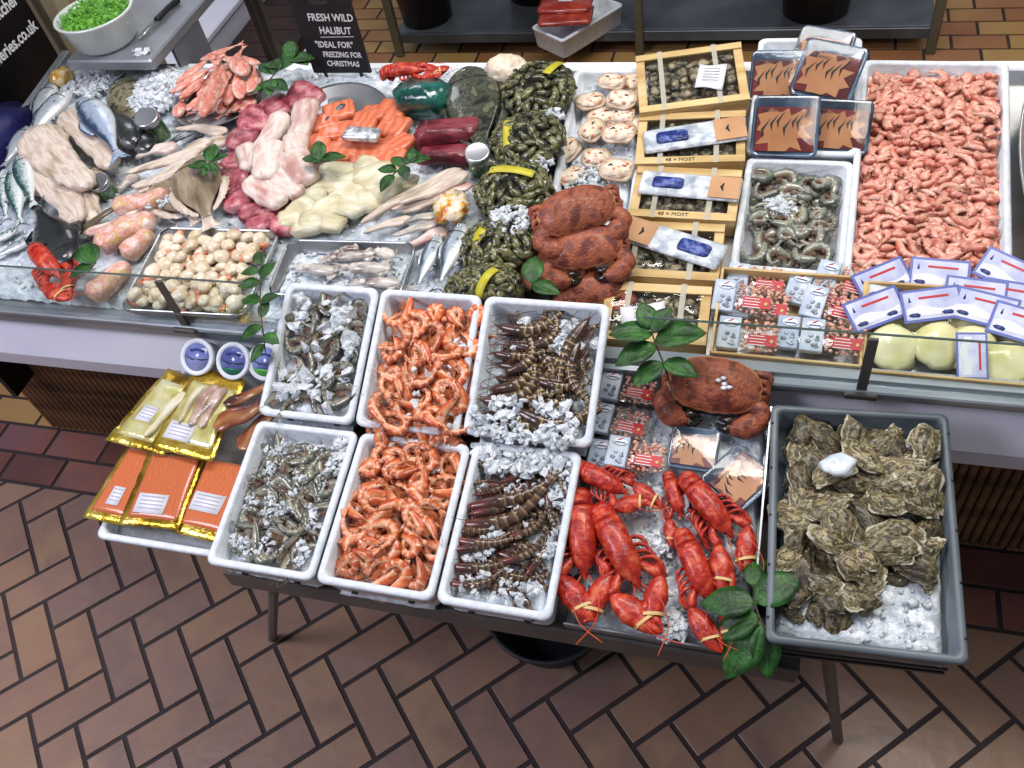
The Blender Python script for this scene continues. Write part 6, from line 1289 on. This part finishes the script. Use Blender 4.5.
# black sign board with white letters at the counter end
sb = tag(empty('sign_board', (-2.1, 1.6, .6)), 'black board with white web address lettering at the counter end', 'sign')
MB().box((-.012, 0, .35), (.02, .83, 1.3), r=.1).build('board', mat('board_black', [H('0c0c10'), H('121218')], 6, .3), sb, False)
for s_, px_, z_ in (('www.fisheries.co.uk', (37, 27), 0), ('& butcher', (18, 1), 0)):
    p = PX(*px_, -2.098); text(s_, .047, M['white_ink'], sb, p - sb.location + Vector((0, 0, .01)), (PI / 2, 0, PI / 2), align='RIGHT', bold=.0012, sx=.86)
MBp = MB().box((-2.11, 2.09, .8), (.06, .1, 1.6), r=.05).build('wooden_post', mat('post_wood', [H('6e6250'), H('8a7d66'), H('a0947a')], 4, .6, stretch=(4, 4, .4)), None, False); tag(MBp, 'weathered beige wooden post beside the black sign board', 'post')
o = MB().box((-2.2, 2.42, .8), (.1, .16, 1.6), r=.05).build('wooden_post', mat('post_pale', [H('8a8474'), H('b4ae9c'), H('c8c4b4')], 4, .6, stretch=(4, 4, .4)), None, False); tag(o, 'paler wooden post behind the herb bowl', 'post')
o = MB().ico((0, 0, 0), (.09, .2, .1), 3, .4, 2, 4).noise(.012, 20, 2).build('plastic_bag', mat('navy_bag', [H('0c0c34'), H('16164e'), H('20205e')], 8, .35, .3, 30)); tag(o, 'dark blue bag hanging over the counter end rim', 'bag'); o.location = (-2.03, 1.56, .90)
# chalk sign
cs = empty('chalk_sign'); tag(cs, 'black chalkboard sign reading FRESH WILD HALIBUT stuck in the ice', 'sign'); Ys = 1.85
bl, br = PY(314, 73, Ys), PY(371, 73, Ys); tl = PY(297, 2, Ys); W_ = (br - bl).length; H_ = .245
cen = (bl + br) / 2; cs.location = cen
out = [Vector((-W_ / 2, 0, 0)), Vector((W_ / 2, 0, 0)), Vector((W_ / 2, 0, H_)), Vector((W_ / 2 - .02, 0, H_ + .02)), Vector((-W_ / 2 + .02, 0, H_ + .02)), Vector((-W_ / 2, 0, H_))]
n = 24; bd = MB(); outer = []; inner = []
hc = Vector((-.006, 0, .196))
for i in range(n):
    a = 2 * PI * i / n; d = Vector((math.cos(a), 0, math.sin(a))); inner.append(hc + Vector((.03 * math.copysign(abs(d.x) ** .7, d.x), 0, .013 * math.copysign(abs(d.z) ** .8, d.z))))
    t = min(abs((W_ / 2 - hc.x * math.copysign(1, d.x)) / d.x) if abs(d.x) > 1e-6 else 9, abs(((H_ + .02 - hc.z) if d.z > 0 else hc.z) / d.z) if abs(d.z) > 1e-6 else 9); outer.append(hc + d * t)
for cx_, cz_ in ((-W_ / 2, 0), (W_ / 2, 0), (W_ / 2, H_ + .02), (-W_ / 2, H_ + .02)):
    k = min(range(n), key=lambda q: (outer[q] - Vector((cx_, 0, cz_))).length); outer[k] = Vector((cx_, 0, cz_))
T_ = Vector((0, .008, 0))
bd.stack([inner, outer, [p + T_ for p in outer], [p + T_ for p in inner], inner], cap0=False, cap1=False); bd.build('board', mat('slate', [H('101014'), H('1c1c22')], 12, .6), cs, False)
mm = W_ / 57
for s_, u, v, sz_ in (('FRESH WILD', 330, 18, .0275), ('HALIBUT', 335, 31, .027), ('"IDEAL FOR"', 334, 45, .0235), ('FREEZING FOR', 342, 55, .0215), ('CHRISTMAS', 343, 64, .0215)):
    p = PY(u, v, Ys - .001) - cen; t = text(s_, sz_ * .96, M['white_ink'], cs, p, (PI / 2, math.radians(2), 0), name='chalk_lettering', align='CENTER', bold=.0004, shear=.08, sx=.82 if len(s_) < 12 else .76)
p = PY(337, 37, Ys - .001) - cen; MB().box((p.x, -.001, p.z), (.09, .0008, .0012)).build('chalk_underline', M['white_ink'], cs, False)
for x in (-.05, .05): MB().box((x, .004, -.03), (.008, .006, .08)).build('spike', M['black'], cs, False)
# white table edge, pallet, pipe behind
o = empty('storage_chest', (-2.96, 3.7, 0)); tag(o, 'pale lidded chest on the floor beyond the prep table', 'chest'); MB().box((0, 0, .085), (.66, 1.2, .17), r=.08).build('body', M['fascia'], o, False); MB().box((0, 0, .188), (.7, 1.24, .03), r=.2).build('lid', M['fascia'], o, False)
o = empty('wooden_pallet', (-2.42, 3.95, 0)); tag(o, 'dark brown slatted pallet on the floor behind the counter', 'pallet'); dkw = mat('dark_wood', [H('1e1210'), H('2e1a16'), H('3c221c')], 6, .6)
for k in range(13): MB().box((0, -.75 + k * .12, .085), (.36, .112, .018)).build('slat', dkw, o, False)
for x in (-.15, 0, .15): MB().box((x, 0, .038), (.06, 1.58, .075)).build('bearer', dkw, o, False)
a, b_ = P(281, 54, .12), P(345, -24, .12); o = MB().loft([a, b_], [.015, .015], 10).build('white_pipe', M['fascia']); tag(o, 'white pipe on the floor behind the chalkboard sign', 'pipe')
o.location.z = -.1
# back table with shelf
bt = tag(empty('back_table', (-.6, 3.9, 0)), 'steel table with low shelf of bins standing behind the counter', 'table'); sh_m = mat('shelf_grey', [H('3e4248'), H('4e535a'), H('60666e')], 3, .35, metal=.4); fr_m = mat('frame_olive', [H('4c4636'), H('5c5644')], 5, .5)
def bp(mb, n_, m): return mb.map(lambda p: p - Vector((-.6, 3.9, 0))).build(n_, m, bt, False)
for x in (-1.747, -.619, .548):
    for y in (3.54, 4.3): bp(MB().box((x, y, .43), (.036, .036, .86)), 'leg', fr_m)
bp(MB().box((-.6, 3.545, .085), (2.3, .02, .045)), 'front_rail', sh_m); bp(MB().box((-.6, 3.93, .1), (2.3, .74, .008)), 'shelf', sh_m); bp(MB().box((-.6, 3.92, .87), (2.36, .82, .03)), 'tabletop', sh_m)
def bin_(u, v, r, h, m, lab, zb=.105):
    o = empty('plastic_bin'); tag(o, lab, 'bin'); MB().stack([cir2(r * .82, 0), cir2(r, h), cir2(r * 1.05, h), cir2(r * 1.05, h + .01), cir2(r * .96, h + .01), cir2(r * .78, .01)]).build('body', m, o); MB().loft([Vector((r * 1.02 * math.cos(t), r * 1.02 * math.sin(t), h * .85)) for t in [i * PI / 12 for i in range(13)]], [.004] * 13, 5).build('handle', M['dark_steel'], o); p = P(u, v, zb); o.location = (p.x, p.y + r, zb); return o
db = mat('bin_brown', [H('1c1210'), H('2a1a18')], 5, .4)
bin_(419, 33, .14, .3, db, 'dark brown bin on the low shelf nearest the chalkboard sign'); bin_(814, 29, .16, .3, db, 'dark brown bin on the low shelf behind the sleeved packs'); bin_(530, 10, .16, .25, M['black'], 'black tub on the low shelf between bin and white box')
p = P(578, 22, .16); o = foam_box('polystyrene_box', 'white polystyrene box on the low shelf with red packets', p.x - .1, p.x + .1, p.y - .18, .19, p.y + .18, .19, .09, rz=-.62)
for k, (u, v, a_, lab) in enumerate(((566, 18, .1, 'flat red packet on the white box on the shelf'), (566, 6, .0, 'darker red packet behind the flat one on the shelf box'))):
    q = empty('red_packet'); tag(q, lab, 'packet'); MB().stack([rrect(.22, .13, .02, 0), rrect(.23, .14, .02, .012), rrect(.2, .11, .02, .022)]).noise(.004, 15, k).build('contents', mat('red_packet' + 'ab'[k], [H('8a2a22'), H('b84a38')], 20, .3, coat=.6), q); MB().box((.0, .02, .024), (.06, .05, .001)).build('label', M['paper'], q, False); put(q, P(u, v, .225 + .02 * k), a_)
o = MB().ico((0, 0, .0), (.16, .2, .2), 3, .3, 2, 7).noise(.02, 12, 3).build('rubbish_bag', mat('bag_grey', [H('1c1c20'), H('2c2c32')], 8, .35, .3, 20)); tag(o, 'dark grey bag standing on the sandy tiles behind', 'bag'); put(o, (1.12, 4.08, .18), 0)
# steel dish with crabs beyond the pink prawns
platter(1092, 178, .125, .36, 'oval steel dish of brown crabs beyond the pink prawn tray', .03)
crab(1066, 120, 80, cz, .05, .8, 'brown crab farther back in the steel dish', 0, 0, 8); crab(1068, 205, 100, cz, .05, .8, 'brown crab nearer in the steel dish', 0, 0, 9)
